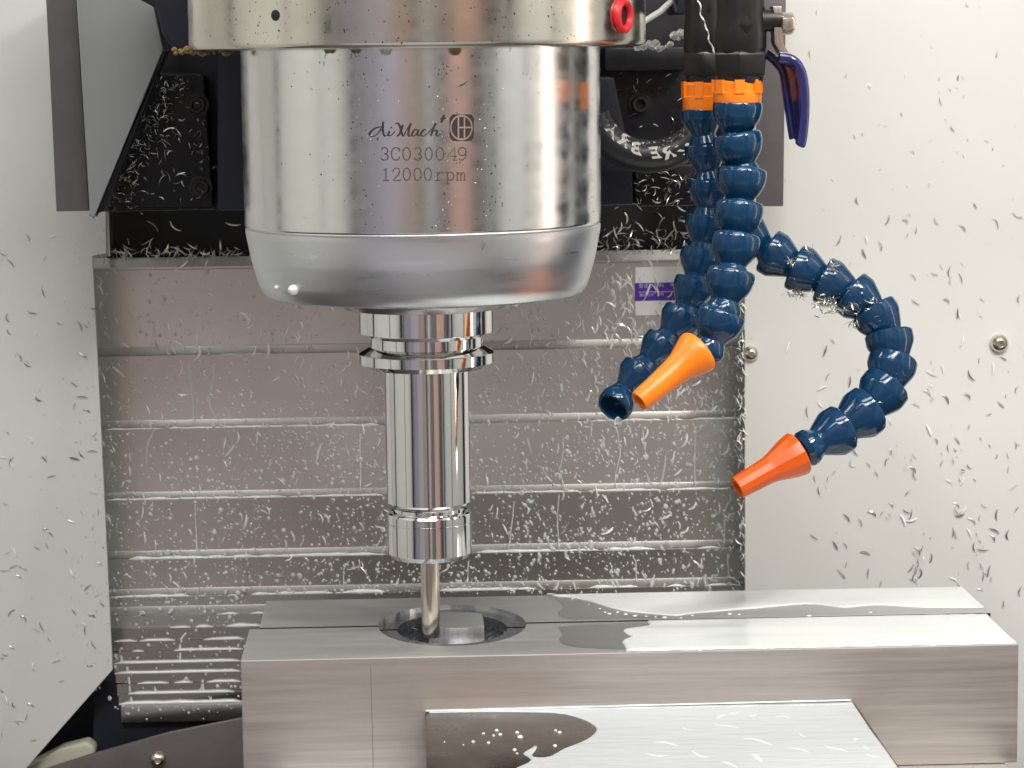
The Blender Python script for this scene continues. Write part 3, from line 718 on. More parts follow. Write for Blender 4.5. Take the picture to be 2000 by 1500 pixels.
# ------------------------------------------------------------------ segmented coolant hoses
def segment_mesh(name, facets, bulge, sharp):
    if bulge > 1: P = [(.55, .62), (.80, .12), (.90, -.03), (.975, 0), (1.02, .06), (1.045, .20), (1.04, .38), (1.0, .60), (.92, .82), (.79, 1.02), (.66, 1.18), (.60, 1.30), (.66, 1.42), (.76, 1.72), (.72, 1.95), (.60, 2.08), (.40, 2.1)]
    else: P = [(.55, .62), (.80, .12), (.92, -.03), (.98, 0), (1.01, .06), (1.01, .42), (.97, .55), (.66, 1.14), (.60, 1.24), (.59, 1.32), (.66, 1.46), (.76, 1.66), (.76, 1.86), (.60, 2.08), (.40, 2.1)]
    return MB().lathe([(r * 1000, h * 1000) for r, h in P], facets).mesh(name, m_blue, sharp=sharp)
seg_round = segment_mesh("hose_segment", 32, 1.3, 50)
seg_facet = segment_mesh("hose_segment", 15, 0.2, 25)
def orient(o, p, d, scale, roll=0.):
    q = Vector((0, 0, 1)).rotation_difference(Vector(d).normalized())
    o.matrix_local = Matrix.Translation(p) @ q.to_matrix().to_4x4() @ Matrix.Rotation(roll, 4, 'Z') @ Matrix.Diagonal((scale, scale, scale, 1))
def hose(label, pts, Rmm, me, group=None, tilts=None):
    W = [atY(x, y, Y) for x, y, Y in pts]; base = W[0]
    t = thing("segmented_hose", label, "coolant hose", base)
    for i in range(len(W) - 1):
        o = bpy.data.objects.new("hose_segment", me); link(o); o.parent = t
        d = W[i + 1] - W[i]
        r = Rmm[i] if isinstance(Rmm, list) else Rmm
        orient(o, (W[i] - base) * MM, d, r * MM, random.random())
    return t, W
def nozzle(t, p0, p1, prof, facets=32, sharp=40, m_=None):
    d = p1 - p0; L = d.length
    m = MB().lathe([(r, h * L) for r, h in prof], facets, axis=d, origin=p0)
    return m.build("nozzle", m_ or m_orange, t, sharp=sharp)
h1, W1 = hose("blue segmented coolant hose in front ending in the light orange flared nozzle",
     [(1441, 198, -36), (1438, 262, -36), (1450, 330, -37), (1444, 397, -39), (1438, 460, -42), (1428, 529, -46), (1412, 608, -50), (1378, 690, -52)], 10.7, seg_round)
a = atY(1364, 686, -53); b = atY(1248, 784, -66)
nozzle(h1, a, b, [(6.2, .10), (8.6, -.01), (9.9, -.015), (10.4, .01), (10.1, .07), (8.6, .18), (7.0, .30), (6.3, .42), (5.6, .65), (5.0, .97), (4.6, 1.0), (3.2, 1.0), (2.8, .8)], 40)
h2, W2 = hose("blue segmented coolant hose at the back with an open end and no nozzle",
     [(1368, 212, 8), (1376, 282, 8), (1384, 352, 8), (1380, 424, 8), (1370, 490, 6), (1358, 549, 3), (1336, 612, 0), (1299, 668, -4), (1254, 722, -8), (1216, 770, -12)], 9.5, seg_facet)
a = atY(1220, 764, -11); b = atY(1190, 808, -22); d = (b - a); L = d.length
MB().lathe([(4.6, 0), (5.2, 2.5), (7.4, 4.5), (8.4, 7.5), (8.3, 11), (7.6, 12.2), (6.6, 12.0), (5.9, 8), (3.5, 5)], 28, axis=d, origin=a).build("end_socket", m_blue, h2, sharp=30)
dp = MB(); c = atY(1207, 822, -20); 
dp.lathe([(.01, -2.8), (1.4, -2.5), (2.1, -1.4), (2.0, 0), (1.2, 1.4), (.01, 2.2)], 14, origin=c); tag(dp.build("coolant_drop", m_clear), "clear coolant drop hanging from the open blue hose end", "drop")
h3, W3 = hose("blue segmented coolant hose curling to the right ending in the deep orange nozzle",
     [(1448, 448, 26), (1500, 489, 24), (1552, 520, 20), (1607, 546, 16), (1660, 570, 12), (1704, 604, 8), (1735, 650, 4), (1745, 701, 0), (1733, 752, -6), (1697, 799, -12), (1645, 836, -18), (1589, 868, -24)], [10.4, 11.0, 11.3, 11.3, 11.3, 11.3, 11.3, 11.5, 11.8, 12.0, 11.5], seg_facet)
a = atY(1561, 884, -26); b = atY(1440, 953, -34)
nozzle(h3, a, b, [(6.2, .12), (8.6, .01), (10.0, 0), (10.5, .015), (10.4, .05), (9.6, .17), (6.9, .42), (6.2, .50), (5.4, .97), (5.1, 1.0), (3.6, 1.0), (3.0, .8)], 12, 25, m_orange2)

# ------------------------------------------------------------------ valves, collars
def valve(label, cx, Y, k, hex_r, group, handle):
    """cx: pixel column of the axis"""
    t = thing("ball_valve", label, "valve", atY(cx, 150, Y), group)
    u = pxmm(Y)
    def P(y): return atY(cx, y, Y)
    c = P(100); ax = Vector((0, 0, 1))
    def zz(y): return P(y).z - c.z
    MB().lathe([(hex_r * .90 * u, zz(104)), (hex_r * .96 * u, zz(96)), (hex_r * .96 * u, zz(60)), (hex_r * .9 * u, zz(30)), (hex_r * .9 * u, zz(-40))], 40, origin=c).build("valve_body", m_bvalve, t, sharp=30)
    MB().lathe([(hex_r * .9 * u, zz(150)), (hex_r * 1.02 * u, zz(147)), (hex_r * 1.06 * u, zz(143)), (hex_r * 1.06 * u, zz(106)), (hex_r * 1.0 * u, zz(101))], 6, origin=c, phase=.35).build("hex_nut", m_bvalve, t, bevel=.4)
    MB().lathe([(hex_r * .8 * u, zz(162)), (hex_r * .84 * u, zz(158)), (hex_r * .86 * u, zz(148))], 40, origin=c).build("wet_thread", m_navy, t)
    if handle:
        s0 = atY(1487, 40, Y - 2); s1 = atY(1526, 40, Y - 2)
        MB().lathe([(22 * u, 0), (22 * u, (s1 - s0).length)], 24, axis=s1 - s0, origin=s0, cap1=True).build("stem_boss", m_bvalve, t, sharp=30, bevel=.8)
        n0 = atY(1528, 46, Y - 3); n1 = atY(1551, 46, Y - 3)
        MB().lathe([(10 * u, -2), (22 * u, 0), (22 * u, (n1 - n0).length * .8), (18 * u, (n1 - n0).length)], 6, axis=n1 - n0, origin=n0, cap1=True).build("lock_nut", m_lever, t, bevel=.5)
        lv = MB()
        path = [(1517, 12), (1521, 30), (1520, 62), (1521, 84), (1532, 104), (1546, 122)]
        L1 = [atY(x - 8, y, Y - 6) for x, y in path]; R1 = [atY(x + 9, y, Y - 6) for x, y in path]
        n = len(path); vs = []
        for l, r in zip(L1, R1): vs += [l, r, r + Vector((0, 12, 0)), l + Vector((0, 12, 0))]
        fs = [(4 * i + q, 4 * i + (q + 1) % 4, 4 * i + 4 + (q + 1) % 4, 4 * i + 4 + q) for i in range(n - 1) for q in range(4)] + [(3, 2, 1, 0), (4 * n - 4, 4 * n - 3, 4 * n - 2, 4 * n - 1)]
        lv.add(vs, fs); ho = lv.build("handle", m_lever, t, bevel=.6)
        gA = smooth([(1522, 112), (1546, 117), (1562, 135), (1569, 165), (1571, 205), (1569, 245), (1565, 276), (1561, 286)], 4)
        gB = smooth([(1496, 104), (1514, 118), (1530, 140), (1536, 175), (1542, 215), (1549, 262), (1551, 270)], 4)
        g = MB(); g.tube([atY(x, y, Y - 7) for x, y in gA], [10.5 * u] * (len(gA) - 2) + [9 * u, 5 * u], 14)
        g.tube([atY(x, y, Y + 7) for x, y in gB], [9.5 * u] * (len(gB) - 2) + [8 * u, 4 * u], 14)
        A = [Vector(atY(*gA[int(i * (len(gA) - 1) / 11)], Y - 6)) for i in range(12)]; B = [Vector(atY(*gB[int(i * (len(gB) - 1) / 11)], Y + 6)) for i in range(12)]
        vs = []
        for p, q in zip(A, B): vs += [p + Vector((0, -1.2, 0)), q + Vector((0, -1.2, 0)), q + Vector((0, 1.2, 0)), p + Vector((0, 1.2, 0))]
        g.add(vs, [(4 * i + q, 4 * i + (q + 1) % 4, 4 * i + 4 + (q + 1) % 4, 4 * i + 4 + q) for i in range(11) for q in range(4)])
        g.build("grip", m_grip, ho, sharp=60)
        e = atY(1452, 48, Y); w = hex_r * .97 * u
        dmd = MB(); ec = Vector((e.x, Y - w, e.z))
        for k_, (s_, tt) in enumerate(((16, .5), (9, .9))):
            dmd.prism([ec + Vector((s_ * u * dx, 0.6, s_ * u * dz)) for dx, dz in ((0, 1), (.8, 0), (0, -1), (-.8, 0))], (0, -tt - .5, 0))
        dmd.build("cast_mark", m_bvalve, t, bevel=.15)
    return t
valve("black ball valve with a blue vinyl lever handle above the front hose", 1447, -36, 1, 52, None, True)
valve("black pipe fitting behind the ball valve above the back hose", 1376, 8, 1, 42, None, False)
def collar(parent, cx, Y, y0, y1, rpx, teeth):
    u = pxmm(Y); c = atY(cx, y1, Y); h = atY(cx, y0, Y).z - c.z; r = rpx * u
    m = MB().lathe([(r * .8, -1), (r * .97, -.6), (r, .2), (r, h * .45), (r * .93, h * .5), (r * .93, h * .9), (r * .8, h)], 40, origin=c)
    for k in range(teeth):
        a = 2 * pi * k / teeth + .2
        d = Vector((cos(a), sin(a), 0)); t = Vector((-sin(a), cos(a), 0)); o = c + d * r * .95
        w = r * .2
        vs = []
        for z in (h * .4, h * 1.02):
            for sd, so in ((-1, -.6), (1, -.6), (1, .09 * r), (-1, .09 * r)): vs.append(o + t * w * sd + d * so + Vector((0, 0, z)))
        m.add(vs, [(3, 2, 1, 0), (4, 5, 6, 7), (0, 1, 5, 4), (1, 2, 6, 5), (2, 3, 7, 6), (3, 0, 4, 7)])
    m.build("collar", m_orange, parent, sharp=30)
collar(h1, 1440, -36, 156, 199, 47, 7)
collar(h2, 1374, 8, 160, 212, 41, 6)

# ------------------------------------------------------------------ sticker on the way cover
Ys = surfY(atY(1280, 570, YB).z) - .25
st = thing("label_sticker", "white paper sticker with a purple printed band on the way cover", "sticker", atY(1290, 565, Ys))
def yl(x, y): return y - .02 * (x - 1240)
def strip(x0, x1, y0, y1, Y, t): return MB().prism([atY(x, yl(x, y), Y) for x, y in ((x0, y0), (x1, y0), (x1, y1), (x0, y1))], (0, t, 0))
strip(1241, 1342, 522, 616, Ys, .2).build("paper", m_label, st)
strip(1240, 1342, 553, 588, Ys - .12, .1).build("purple_band", m_purple, st)
tx = MB()
for txt, x, y, sz in (("爱诺尔科料", 1272, 559, 10), ("深", 1313, 557, 9), ("精诚合作", 1263, 577, 7), ("服务", 1290, 576, 7)):
    try: vs, fs = text_mesh(txt, 1.0)
    except Exception: vs, fs = [], []
    if not vs: continue
    c = atY(x, yl(x, y), Ys - .2); k = sz * pxmm(Ys)
    tx.add([(c.x + v.x * k, Ys - .2, c.z + v.y * k + .018 * v.x * k) for v in vs], fs)
MB().add([atY(1247, 570, Ys - .2), atY(1330, 568.4, Ys - .2), atY(1330, 569.6, Ys - .2), atY(1247, 571.2, Ys - .2)], [(0, 1, 2, 3)]).build("rule_line", m_print, st)
tx.build("lettering", m_print, st, sharp=None)

# ------------------------------------------------------------------ coolant lying in the seams and running down
ORD = ["first", "second", "third", "fourth", "fifth", "sixth", "seventh", "eighth", "ninth", "tenth", "eleventh", "twelfth", "thirteenth", "fourteenth"]
beads = [[(430, 520, .4)], [(205, 318, .55), (328, 740, .8), (1155, 1292, .75), (1305, 1335, .5), (1350, 1448, .75)], [(212, 560, .8), (566, 748, .8), (922, 1132, .8), (1150, 1290, .95), (1302, 1427, .8)],
         [(252, 752, 1.0), (930, 1168, 1.0), (1182, 1280, 1.0), (1362, 1410, .9)], [(215, 370, .9), (388, 402, .6), (446, 468, .6), (492, 650, 1.15), (655, 752, 1.15), (860, 1046, 1.1), (1152, 1246, 1.0), (1306, 1338, .9), (1376, 1446, 1.0)],
         [(424, 466, .7), (490, 520, .9)], [(332, 372, .8), (382, 418, .9), (440, 512, 1.1)], [(222, 268, .9), (272, 342, 1.0), (398, 478, 1.1)], [(258, 281, 1.0), (340, 474, 1.1)], [(224, 470, 1.25)], [(224, 470, 1.25)],
         [(268, 330, .9), (340, 376, 1.0), (404, 470, 1.1)], [(250, 458, 1.2)], [(232, 472, 1.5)]]
for i, row in enumerate(beads):
    zs, Yp = creases[i]
    for j, (x0, x1, r) in enumerate(row):
        n = max(5, int((x1 - x0) / 5)); P = []; Rr = []
        for k in range(n + 1):
            x = x0 + (x1 - x0) * k / n; y0 = seams[i][1] - .0185 * (x - 230)
            X = atY(x, y0, Yp).x
            e = min(1, .25 + 3 * min(k, n - k) / n * (x1 - x0) / 60)
            w = (.75 + (.55 if i < 7 else .2) * noise.noise(Vector((X * .12, i * 7.1, 0)))) * e
            P.append((X, Yp + .6, zs + 1.2 + .5 * r * w)); Rr.append(max(.14, r * w * (1.25 if i < 7 else .95)))
        o = MB().tube(P, Rr, 8).build("coolant_bead", m_bead, sharp=60)
        pos = "one long stretch" if len(row) == 1 else ORD[j] + " stretch from left"
        tag(o, f"white coolant line in the {ORD[i]} seam down the way cover, {pos}", "coolant", "coolant lines in the seams of the way cover")
trails = [[(368, 712), (372, 745), (377, 790), (378, 820)], [(418, 712), (416, 740), (409, 780), (414, 806), (427, 819)], [(338, 782), (341, 826)], [(247, 640), (250, 676)], [(300, 628), (304, 678)], [(300, 842), (288, 870), (285, 905)],
          [(1203, 833), (1207, 849), (1211, 887), (1202, 929), (1205, 958)], [(1353, 825), (1358, 844), (1357, 913), (1359, 958)], [(1424, 967), (1427, 977), (1417, 996), (1414, 1060), (1409, 1076)], [(1237, 1087), (1242, 1100), (1243, 1135)], [(1421, 1079), (1423, 1127)],
          [(1003, 984), (1000, 1020), (993, 1076)], [(1092, 966), (1089, 1010), (1092, 1076)], [(1100, 880), (1094, 920), (1106, 962)], [(915, 1095), (913, 1138)], [(381, 985), (385, 1075)], [(703, 846), (704, 955)], [(682, 1096), (672, 1112), (672, 1150)],
          [(352, 1290), (353, 1252), (364, 1236)], [(249, 1302), (253, 1340), (257, 1372)], [(396, 1327), (397, 1352)], [(411, 1361), (412, 1374)], [(448, 1262), (449, 1272)], [(237, 1280), (238, 1296)], [(1300, 890), (1296, 925), (1290, 945)]]
for tr in trails:
    q = smooth(tr, 5); P = []; Rr = []
    for k, (x, y) in enumerate(q):
        c = atCover(x, y); P.append((c.x + .35 * noise.noise(Vector((y * .05, x, 1))), c.y - .02, c.z)); Rr.append((.42 if tr[0][1] < 1200 else .75) * (.8 + .5 * noise.noise(Vector((y * .08, x, 2)))))
    tag(MB().tube(P, Rr, 7, flat=.5).build("coolant_trail", m_drop, sharp=None), "thin trickle of coolant running down a plate of the way cover", "coolant", "coolant trickles on the way cover")

# droplets spattered on the cover: uncountable
dm = MB(); rnd = random.Random(5)
cnt = 0
while cnt < 5600:
    x = rnd.uniform(185, 1452); y = rnd.uniform(520, 1405)
    if y > 1160 and x > 480: continue
    den = .25 + .75 * min(1, max(0, (y - 560) / 330))
    if x < 620: den *= .55 + .45 * min(1, max(0, (x - 200) / 400))
    den *= .35 + .9 * max(0, .5 + noise.noise(Vector((x * .008, y * .011, 4))))
    if y > 1200: den *= .5
    if rnd.random() > den: continue
    c = atCover(x, y); r = abs(rnd.gauss(0, 1)) * .33 + .26
    if rnd.random() < .04: r *= 1.7
    e = rnd.uniform(1, 1.35); k = 7; tilt = rnd.uniform(-.25, .5) * (1 if x > 1000 else .4)
    if x > 1000 and rnd.random() < .35: e *= 1.7
    vs = [(c.x, c.y - r * .55, c.z)]
    for rr_, dd in ((.6, .42), (1.0, -.02)):
        for i in range(k):
            a = 2 * pi * i / k; u_, w_ = r * rr_ * cos(a), r * rr_ * e * sin(a)
            vs.append((c.x + u_ - w_ * tilt, c.y - r * dd, c.z + w_))
    fs = [(0, 1 + (i + 1) % k, 1 + i) for i in range(k)] + [(1 + i, 1 + (i + 1) % k, 1 + k + (i + 1) % k, 1 + k + i) for i in range(k)]
    dm.add(vs, fs); cnt += 1
stuff(dm.build("coolant_droplets", m_drop, sharp=None), "milky coolant droplets spattered all over the way cover", "droplets")

# ------------------------------------------------------------------ drips under the ring and the cap
def drip(px, py, Y, rmm, m, label, elong=1.2, R=None):
    c = onCyl(px, py, R) if R else atY(px, py, Y)
    o = MB().lathe([(.01, -rmm * elong), (rmm * .55, -rmm * .85 * elong), (rmm * .95, -rmm * .3 * elong), (rmm, .15 * rmm), (rmm * .75, rmm * .6), (.01, rmm * .9)], 14, origin=c).build("coolant_drop", m)
    return tag(o, label, "drop")
drip(574, 566, 0, 2.7, m_bead, "fat white coolant drop on the lower left rim of the spindle cap", .9, 76.5)
drip(540, 561, 0, 1.0, m_bead, "small white drop just left of the fat drop on the spindle cap", 1, 77)
drip(562, 583, 0, 1.3, m_clear, "clear drop hanging below the fat white drop of the spindle cap", 1.6, 72)
drip(1000, 594, 0, 2.6, m_clear, "large clear drop hanging under the right of the spindle cap", 1.3, 60)
drip(1092, 569, 0, 1.8, m_clear, "small drop under the right rim of the spindle cap", 1.1, 73)
for x, lab, mm_ in ((640, "first oily drop from the left under the upper spindle ring", m_dirty), (692, "second oily drop from the left under the upper spindle ring", m_dirty), (752, "pale drop under the middle of the upper spindle ring", m_clear), (890, "big amber drop under the middle of the upper spindle ring", m_dirty)):
    drip(x, 95, 0, 2.6 if x in (752, 890) else 1.9, mm_, lab, 1.15, RN + 2.0)
ws = MB()
for k in range(16):
    x = 1240 + k * 7 + random.uniform(-3, 3); y = 96 - (k * .5) + random.uniform(-8, 5)
    if k > 8: y -= (k - 8) * 4
    c = atY(x, y, 40); r = random.uniform(.7, 2.0)
    ws.lathe([(.01, -r), (r, -.5 * r), (r * 1.3, .2 * r), (.8 * r, r), (.01, 1.3 * r)], 9, origin=c)
stuff(ws.build("coolant_foam", m_clear), "glassy coolant froth clinging beside the right end of the spindle ring", "foam")
ws = MB()
for k in range(20):
    x = 340 + k * 5.5 + random.uniform(-3, 3); y = 101 + random.uniform(-5, 4)
    c = atY(x, y, -2 - 1.2 * k); r = random.uniform(.6, 1.7)
    ws.lathe([(.01, -r), (r, -.5 * r), (r * 1.4, .2 * r), (.8 * r, r), (.01, 1.3 * r)], 9, origin=c)
stuff(ws.build("coolant_foam", m_dirty), "yellowish froth under the left end of the spindle ring", "foam")

# ------------------------------------------------------------------ metal chips
def chip_data(L, arc_, w, twist, rnd):
    """curled tapering sliver with a thin triangular section, lying in its XY plane"""
    n = 6; vs = []; fs = []
    R = L / arc_
    for i in range(n + 1):
        t = i / n; a = (t - .5) * arc_
        c = Vector((R * sin(a), R * (1 - cos(a)), 0)); tg = Vector((cos(a), sin(a), 0)); nm = Vector((-sin(a), cos(a), 0))
        ww = w * (max(.12, sin(pi * min(1, max(0, .08 + t * .86)))) ** .8)
        b = (nm * cos(twist * t) + Vector((0, 0, 1)) * sin(twist * t))
        h = b.cross(tg)
        lift = Vector((0, 0, .06 * L * sin(pi * t)))
        vs += [c + lift - b * ww / 2, c + lift + b * ww / 2, c + lift + h * ww * .35]
    for i in range(n):
        for k in range(3): fs.append((3 * i + k, 3 * i + (k + 1) % 3, 3 * i + 3 + (k + 1) % 3, 3 * i + 3 + k))
    fs += [(2, 1, 0), (3 * n, 3 * n + 1, 3 * n + 2)]
    return vs, fs
rc = random.Random(21)
variants = [chip_data(1000, rc.uniform(.12, 1.35) if _v % 3 else rc.uniform(1.2, 2.2), rc.uniform(75, 150), rc.uniform(-1.2, 1.2), rc) for _v in range(12)]
wide = [chip_data(1000, rc.uniform(.15, 1.6), rc.uniform(95, 165), rc.uniform(-.6, .6), rc) for _ in range(10)]
def chip_meshes(m, variants=variants):
    out = []
    for vs, fs in variants:
        mb = MB(); mb.add(vs, fs); out.append(mb.mesh("metal_chip", m, sharp=50))
    return out
cm_dark, cm_bright = chip_meshes(m_chipd), chip_meshes(m_chipb, wide)
def chip_matrix(p, nrm, ang, L, tip=0.):
    n = Vector(nrm).normalized(); t = Vector((1, 0, 0)) if abs(n.x) < .8 else Vector((0, 0, 1))
    t = (t - n * t.dot(n)).normalized(); b = n.cross(t)
    R = Matrix((t, b, n)).transposed().to_4x4()
    return Matrix.Translation(p) @ R @ Matrix.Rotation(ang, 4, 'Z') @ Matrix.Rotation(tip, 4, 'X') @ Matrix.Scale(L / 1000, 4)
n_chips = 0
chips = []
def chip_thing(p, nrm, ang, L, meshes, label, group, tip=0.):
    global n_chips
    o = bpy.data.objects.new("metal_chip", rc.choice(meshes)); link(o)
    Mx = chip_matrix(p, nrm, ang, L, tip)
    Mx.translation = Vector(p) * MM
    o.matrix_world = Mx
    tag(o, label, "chip", group); n_chips += 1; chips.append((o, group, Vector(p), ang % pi, L))
def chip_into(mb, p, nrm, ang, L, tip=0., pool=None):
    Mx = chip_matrix(p, nrm, ang, L, tip); vs, fs = rc.choice(pool or variants); mb.add([Mx @ v for v in vs], fs)
NB = (0, -1, 0)
def vert_ang(r): return r.choice((1, -1)) * pi / 2 + r.gauss(.25, .55)
# on the right panel
LR = "dark curled metal chip stuck to the white right-hand panel"; GR = "metal chips stuck to the right panel"
spots = []
known = [(1480, 465), (1640, 470), (1693, 468), (1722, 480), (1687, 495), (1735, 430), (1770, 430), (1790, 450), (1785, 540), (1852, 530), (1855, 548), (1788, 592), (1850, 585), (1917, 586), (1627, 665), (1612, 685), (1880, 667), (1615, 735), (1660, 745), (1605, 757), (1575, 805), (1820, 730), (1842, 720), (1895, 735), (1940, 720), (1812, 765), (1850, 778), (1892, 772), (1955, 790), (1790, 790), (1815, 840), (1590, 935), (1665, 910), (1668, 882), (1730, 900), (1785, 915), (1784, 928), (1785, 892), (1838, 905), (1855, 940), (1880, 940), (1772, 962), (1743, 985), (1770, 1000), (1765, 1015), (1780, 1005), (1705, 1000), (1682, 1020), (1870, 985), (1880, 1000), (1875, 1008), (1900, 1015), (1912, 1012), (1922, 990), (1945, 1005), (1943, 1035), (1965, 1045), (1862, 1040), (1866, 1045), (1820, 1090), (1795, 1075), (1800, 1073), (1632, 1065), (1652, 1065), (1690, 1078), (1652, 1103), (1695, 1120), (1645, 1120), (1720, 1140), (1783, 1125), (1780, 1110), (1800, 1120), (1785, 1135), (1862, 1130), (1890, 1105), (1920, 1075), (1930, 1115), (1925, 1122), (1915, 1150), (1985, 870), (1968, 890), (1980, 950), (1985, 995), (1990, 1155), (1655, 1010), (1960, 700), (1590, 1050), (1870, 860), (1850, 875), (1830, 860), (1920, 1230), (1960, 1180)]
for x, y in known: spots.append((x, y, rc.uniform(14, 27)))
while len(spots) < 152:
    x = rc.uniform(1530, 1998); y = rc.uniform(20, 1150)
    d = .22 + .6 * max(0, (x - 1560) / 440) * min(1, .35 + max(0, y - 200) / 700)
    if rc.random() < d: spots.append((x, y, rc.uniform(9, 24) * (.8 if y < 400 else 1)))
for x, y, l in spots:
    chip_thing(atY(x, y, YRP - .8), NB, vert_ang(rc), l * pxmm(YRP), cm_dark if rc.random() < .88 else cm_bright, LR, GR, rc.uniform(-.3, .3))
LL = "grey curled metal chip stuck to the white left-hand panel"; GL = "metal chips stuck to the left panel"
spl = [(105, 460), (56, 463), (87, 505), (83, 570), (63, 612), (157, 635), (15, 648), (40, 695), (53, 714), (145, 750), (160, 775), (170, 800), (62, 858), (185, 850), (180, 880), (145, 895), (88, 1032), (140, 1018), (72, 1070), (92, 1065), (10, 1115), (25, 1105), (15, 1080), (45, 1108), (140, 1120), (128, 1075), (170, 1147), (190, 1163), (145, 1195), (47, 1205), (20, 1195), (70, 1230), (95, 1248), (165, 1220), (110, 1290), (3, 1285), (10, 1280), (175, 1298), (120, 1330), (3, 1350), (60, 1375), (25, 1378), (52, 1400), (33, 1410), (65, 1445), (3, 1435), (180, 1200), (165, 1230), (195, 1100), (200, 1180), (180, 960), (192, 1000), (20, 900), (100, 930)]
while len(spl) < 82:
    q = (rc.uniform(2, 205), rc.uniform(440, 1430))
    if q[1] > 1290 and q[0] > 200 - (q[1] - 1290): continue
    spl.append(q)
for x, y in spl:
    chip_thing(atY(x, y, YLP - .8), NB, vert_ang(rc) + rc.choice((0, .9)), rc.uniform(11, 24) * pxmm(YLP), cm_dark if rc.random() < .85 else cm_bright, LL, GL, rc.uniform(-.3, .3))
# bright ones on the way cover
LCb = "bright curled metal chip sticking to the steel way cover"; GC = "metal chips sticking to the way cover"
kc = [(255, 613), (330, 637), (355, 625), (395, 632), (350, 670), (385, 665), (390, 690), (305, 550), (355, 520), (480, 615), (487, 625), (510, 650), (525, 685), (580, 700), (590, 710), (607, 720), (590, 640), (585, 660), (233, 725), (355, 725), (383, 750), (290, 800), (445, 800), (490, 775), (540, 740), (695, 770), (710, 765), (700, 690), (1040, 740), (1210, 660), (1230, 840), (1263, 850), (1255, 862), (1340, 862), (1315, 895), (1325, 923), (1268, 938), (1165, 960), (1435, 845), (1420, 880), (1187, 1040), (1100, 870), (1170, 880), (1035, 870), (625, 875), (620, 890), (690, 1110), (450, 880), (740, 1060), (1300, 1010), (1355, 990), (1400, 1030), (1370, 1100), (480, 1020), (580, 940), (280, 1000)]
for x, y in kc:
    if n_chips > 298: break
    chip_thing(atCover(x, y) + Vector((0, -.7, 0)), NB, rc.choice((.9, 1.9, 1.2)) + rc.gauss(0, .5), rc.uniform(16, 34) * pxmm(290), cm_bright, LCb, GC, rc.uniform(-.5, .5))
# masses of finer chips
cb_ = MB()
def inwin(x, y): return not (480 < x < 1165 and y < 590)
c_ = 0
while c_ < 820:
    if rc.random() < .62: x, y = rc.gauss(1310, 105), rc.gauss(610, 110)
    else: x, y = rc.uniform(190, 1450), rc.uniform(505, 1150)
    if not (188 < x < 1452 and 497 < y < 1150 and inwin(x, y)): continue
    if 1236 < x < 1345 and 518 < y < 622 and rc.random() < .8: continue
    c_ += 1
    chip_into(cb_, atCover(x, y) + Vector((0, -rc.uniform(.2, 1.2), 0)), NB, (rc.choice((1.9, 1.9, 1.1)) + rc.gauss(0, .4)), rc.uniform(8, 24) * pxmm(290), rc.uniform(-.5, .5), wide)
stuff(cb_.build("fine_swarf", m_chipb, sharp=50), "scatter of fine bright swarf on the upper right of the way cover", "swarf")
cd_ = MB()
for _ in range(150):
    x = rc.uniform(1460, 1998); y = rc.uniform(10, 1150)
    if rc.random() > .15 + .85 * (x - 1460) / 540: continue
    chip_into(cd_, atY(x, y, YRP - .5), NB, vert_ang(rc), rc.uniform(4, 11) * pxmm(YRP), rc.uniform(-.4, .4))
for x, y in ((1862, 895), (1880, 905), (1875, 1008), (1798, 1100), (1785, 1120), (1790, 1085), (1918, 1075), (1930, 1115), (1730, 1000), (1735, 892), (1785, 910), (1770, 425), (1812, 770), (1620, 935)):
    for _ in range(3):
        chip_into(cd_, atY(x + rc.gauss(0, 7), y + rc.gauss(0, 11), YRP - rc.uniform(.6, 3)), (rc.gauss(0, .4), -1, rc.gauss(0, .4)), vert_ang(rc), rc.uniform(8, 17) * pxmm(YRP), rc.uniform(-.8, .8))
for _ in range(190):
    x = min(213, abs(rc.gauss(0, 1)) * -(35 if rc.random() < .6 else 120) + 212); y = rc.uniform(450, 1300)
    chip_into(cd_, atY(x, y, YLP - .5), NB, vert_ang(rc), rc.uniform(3, 8) * pxmm(YLP), rc.uniform(-.4, .4))
stuff(cd_.build("fine_swarf", m_chipd, sharp=50), "finest grey metal crumbs on the white panels", "swarf")
# along the lower lip of the recess and over the casting
cl_ = MB()
for _ in range(210):
    if rc.random() < .62: x = rc.uniform(1165, 1360); y = 498 - abs(rc.gauss(0, 34)) + rc.uniform(0, 12)
    else: x = rc.uniform(212, 490); y = 500 - abs(rc.gauss(0, 9))
    Yq = 302 if y > 480 else rc.uniform(300, 314)
    chip_into(cl_, atY(x, y, Yq), (rc.gauss(0, .4), -1, rc.gauss(0, .5)), rc.uniform(0, 6.28), rc.uniform(10, 30) * pxmm(300), rc.uniform(-.8, .8))
for x, y in ((455, 440), (340, 445), (285, 475), (300, 440), (430, 480), (350, 488), (1225, 425), (1250, 440), (1290, 420), (1320, 455), (1200, 450), (1280, 470), (1335, 430)):
    chip_into(cl_, atY(x, y, 308), NB, rc.uniform(0, 6.28), rc.uniform(18, 34) * pxmm(300), rc.uniform(-.8, .8))
stuff(cl_.build("swarf_heap", m_chipw, sharp=50), "tangle of bright chips caught on the lip of the black recess", "swarf")
ck_ = MB(); cq_ = MB()
def chip_zone(n, fx, fy, Y, l0, l1):
    for _ in range(n):
        x, y = fx(), fy()
        chip_into(rc.choice((ck_, ck_, cq_)), atY(x, y, Y), (rc.gauss(0, .5), -1, rc.gauss(0, .5)), rc.uniform(0, 6.28), rc.uniform(l0, l1) * pxmm(Y), rc.uniform(-.8, .8))
U, Gs = rc.uniform, rc.gauss
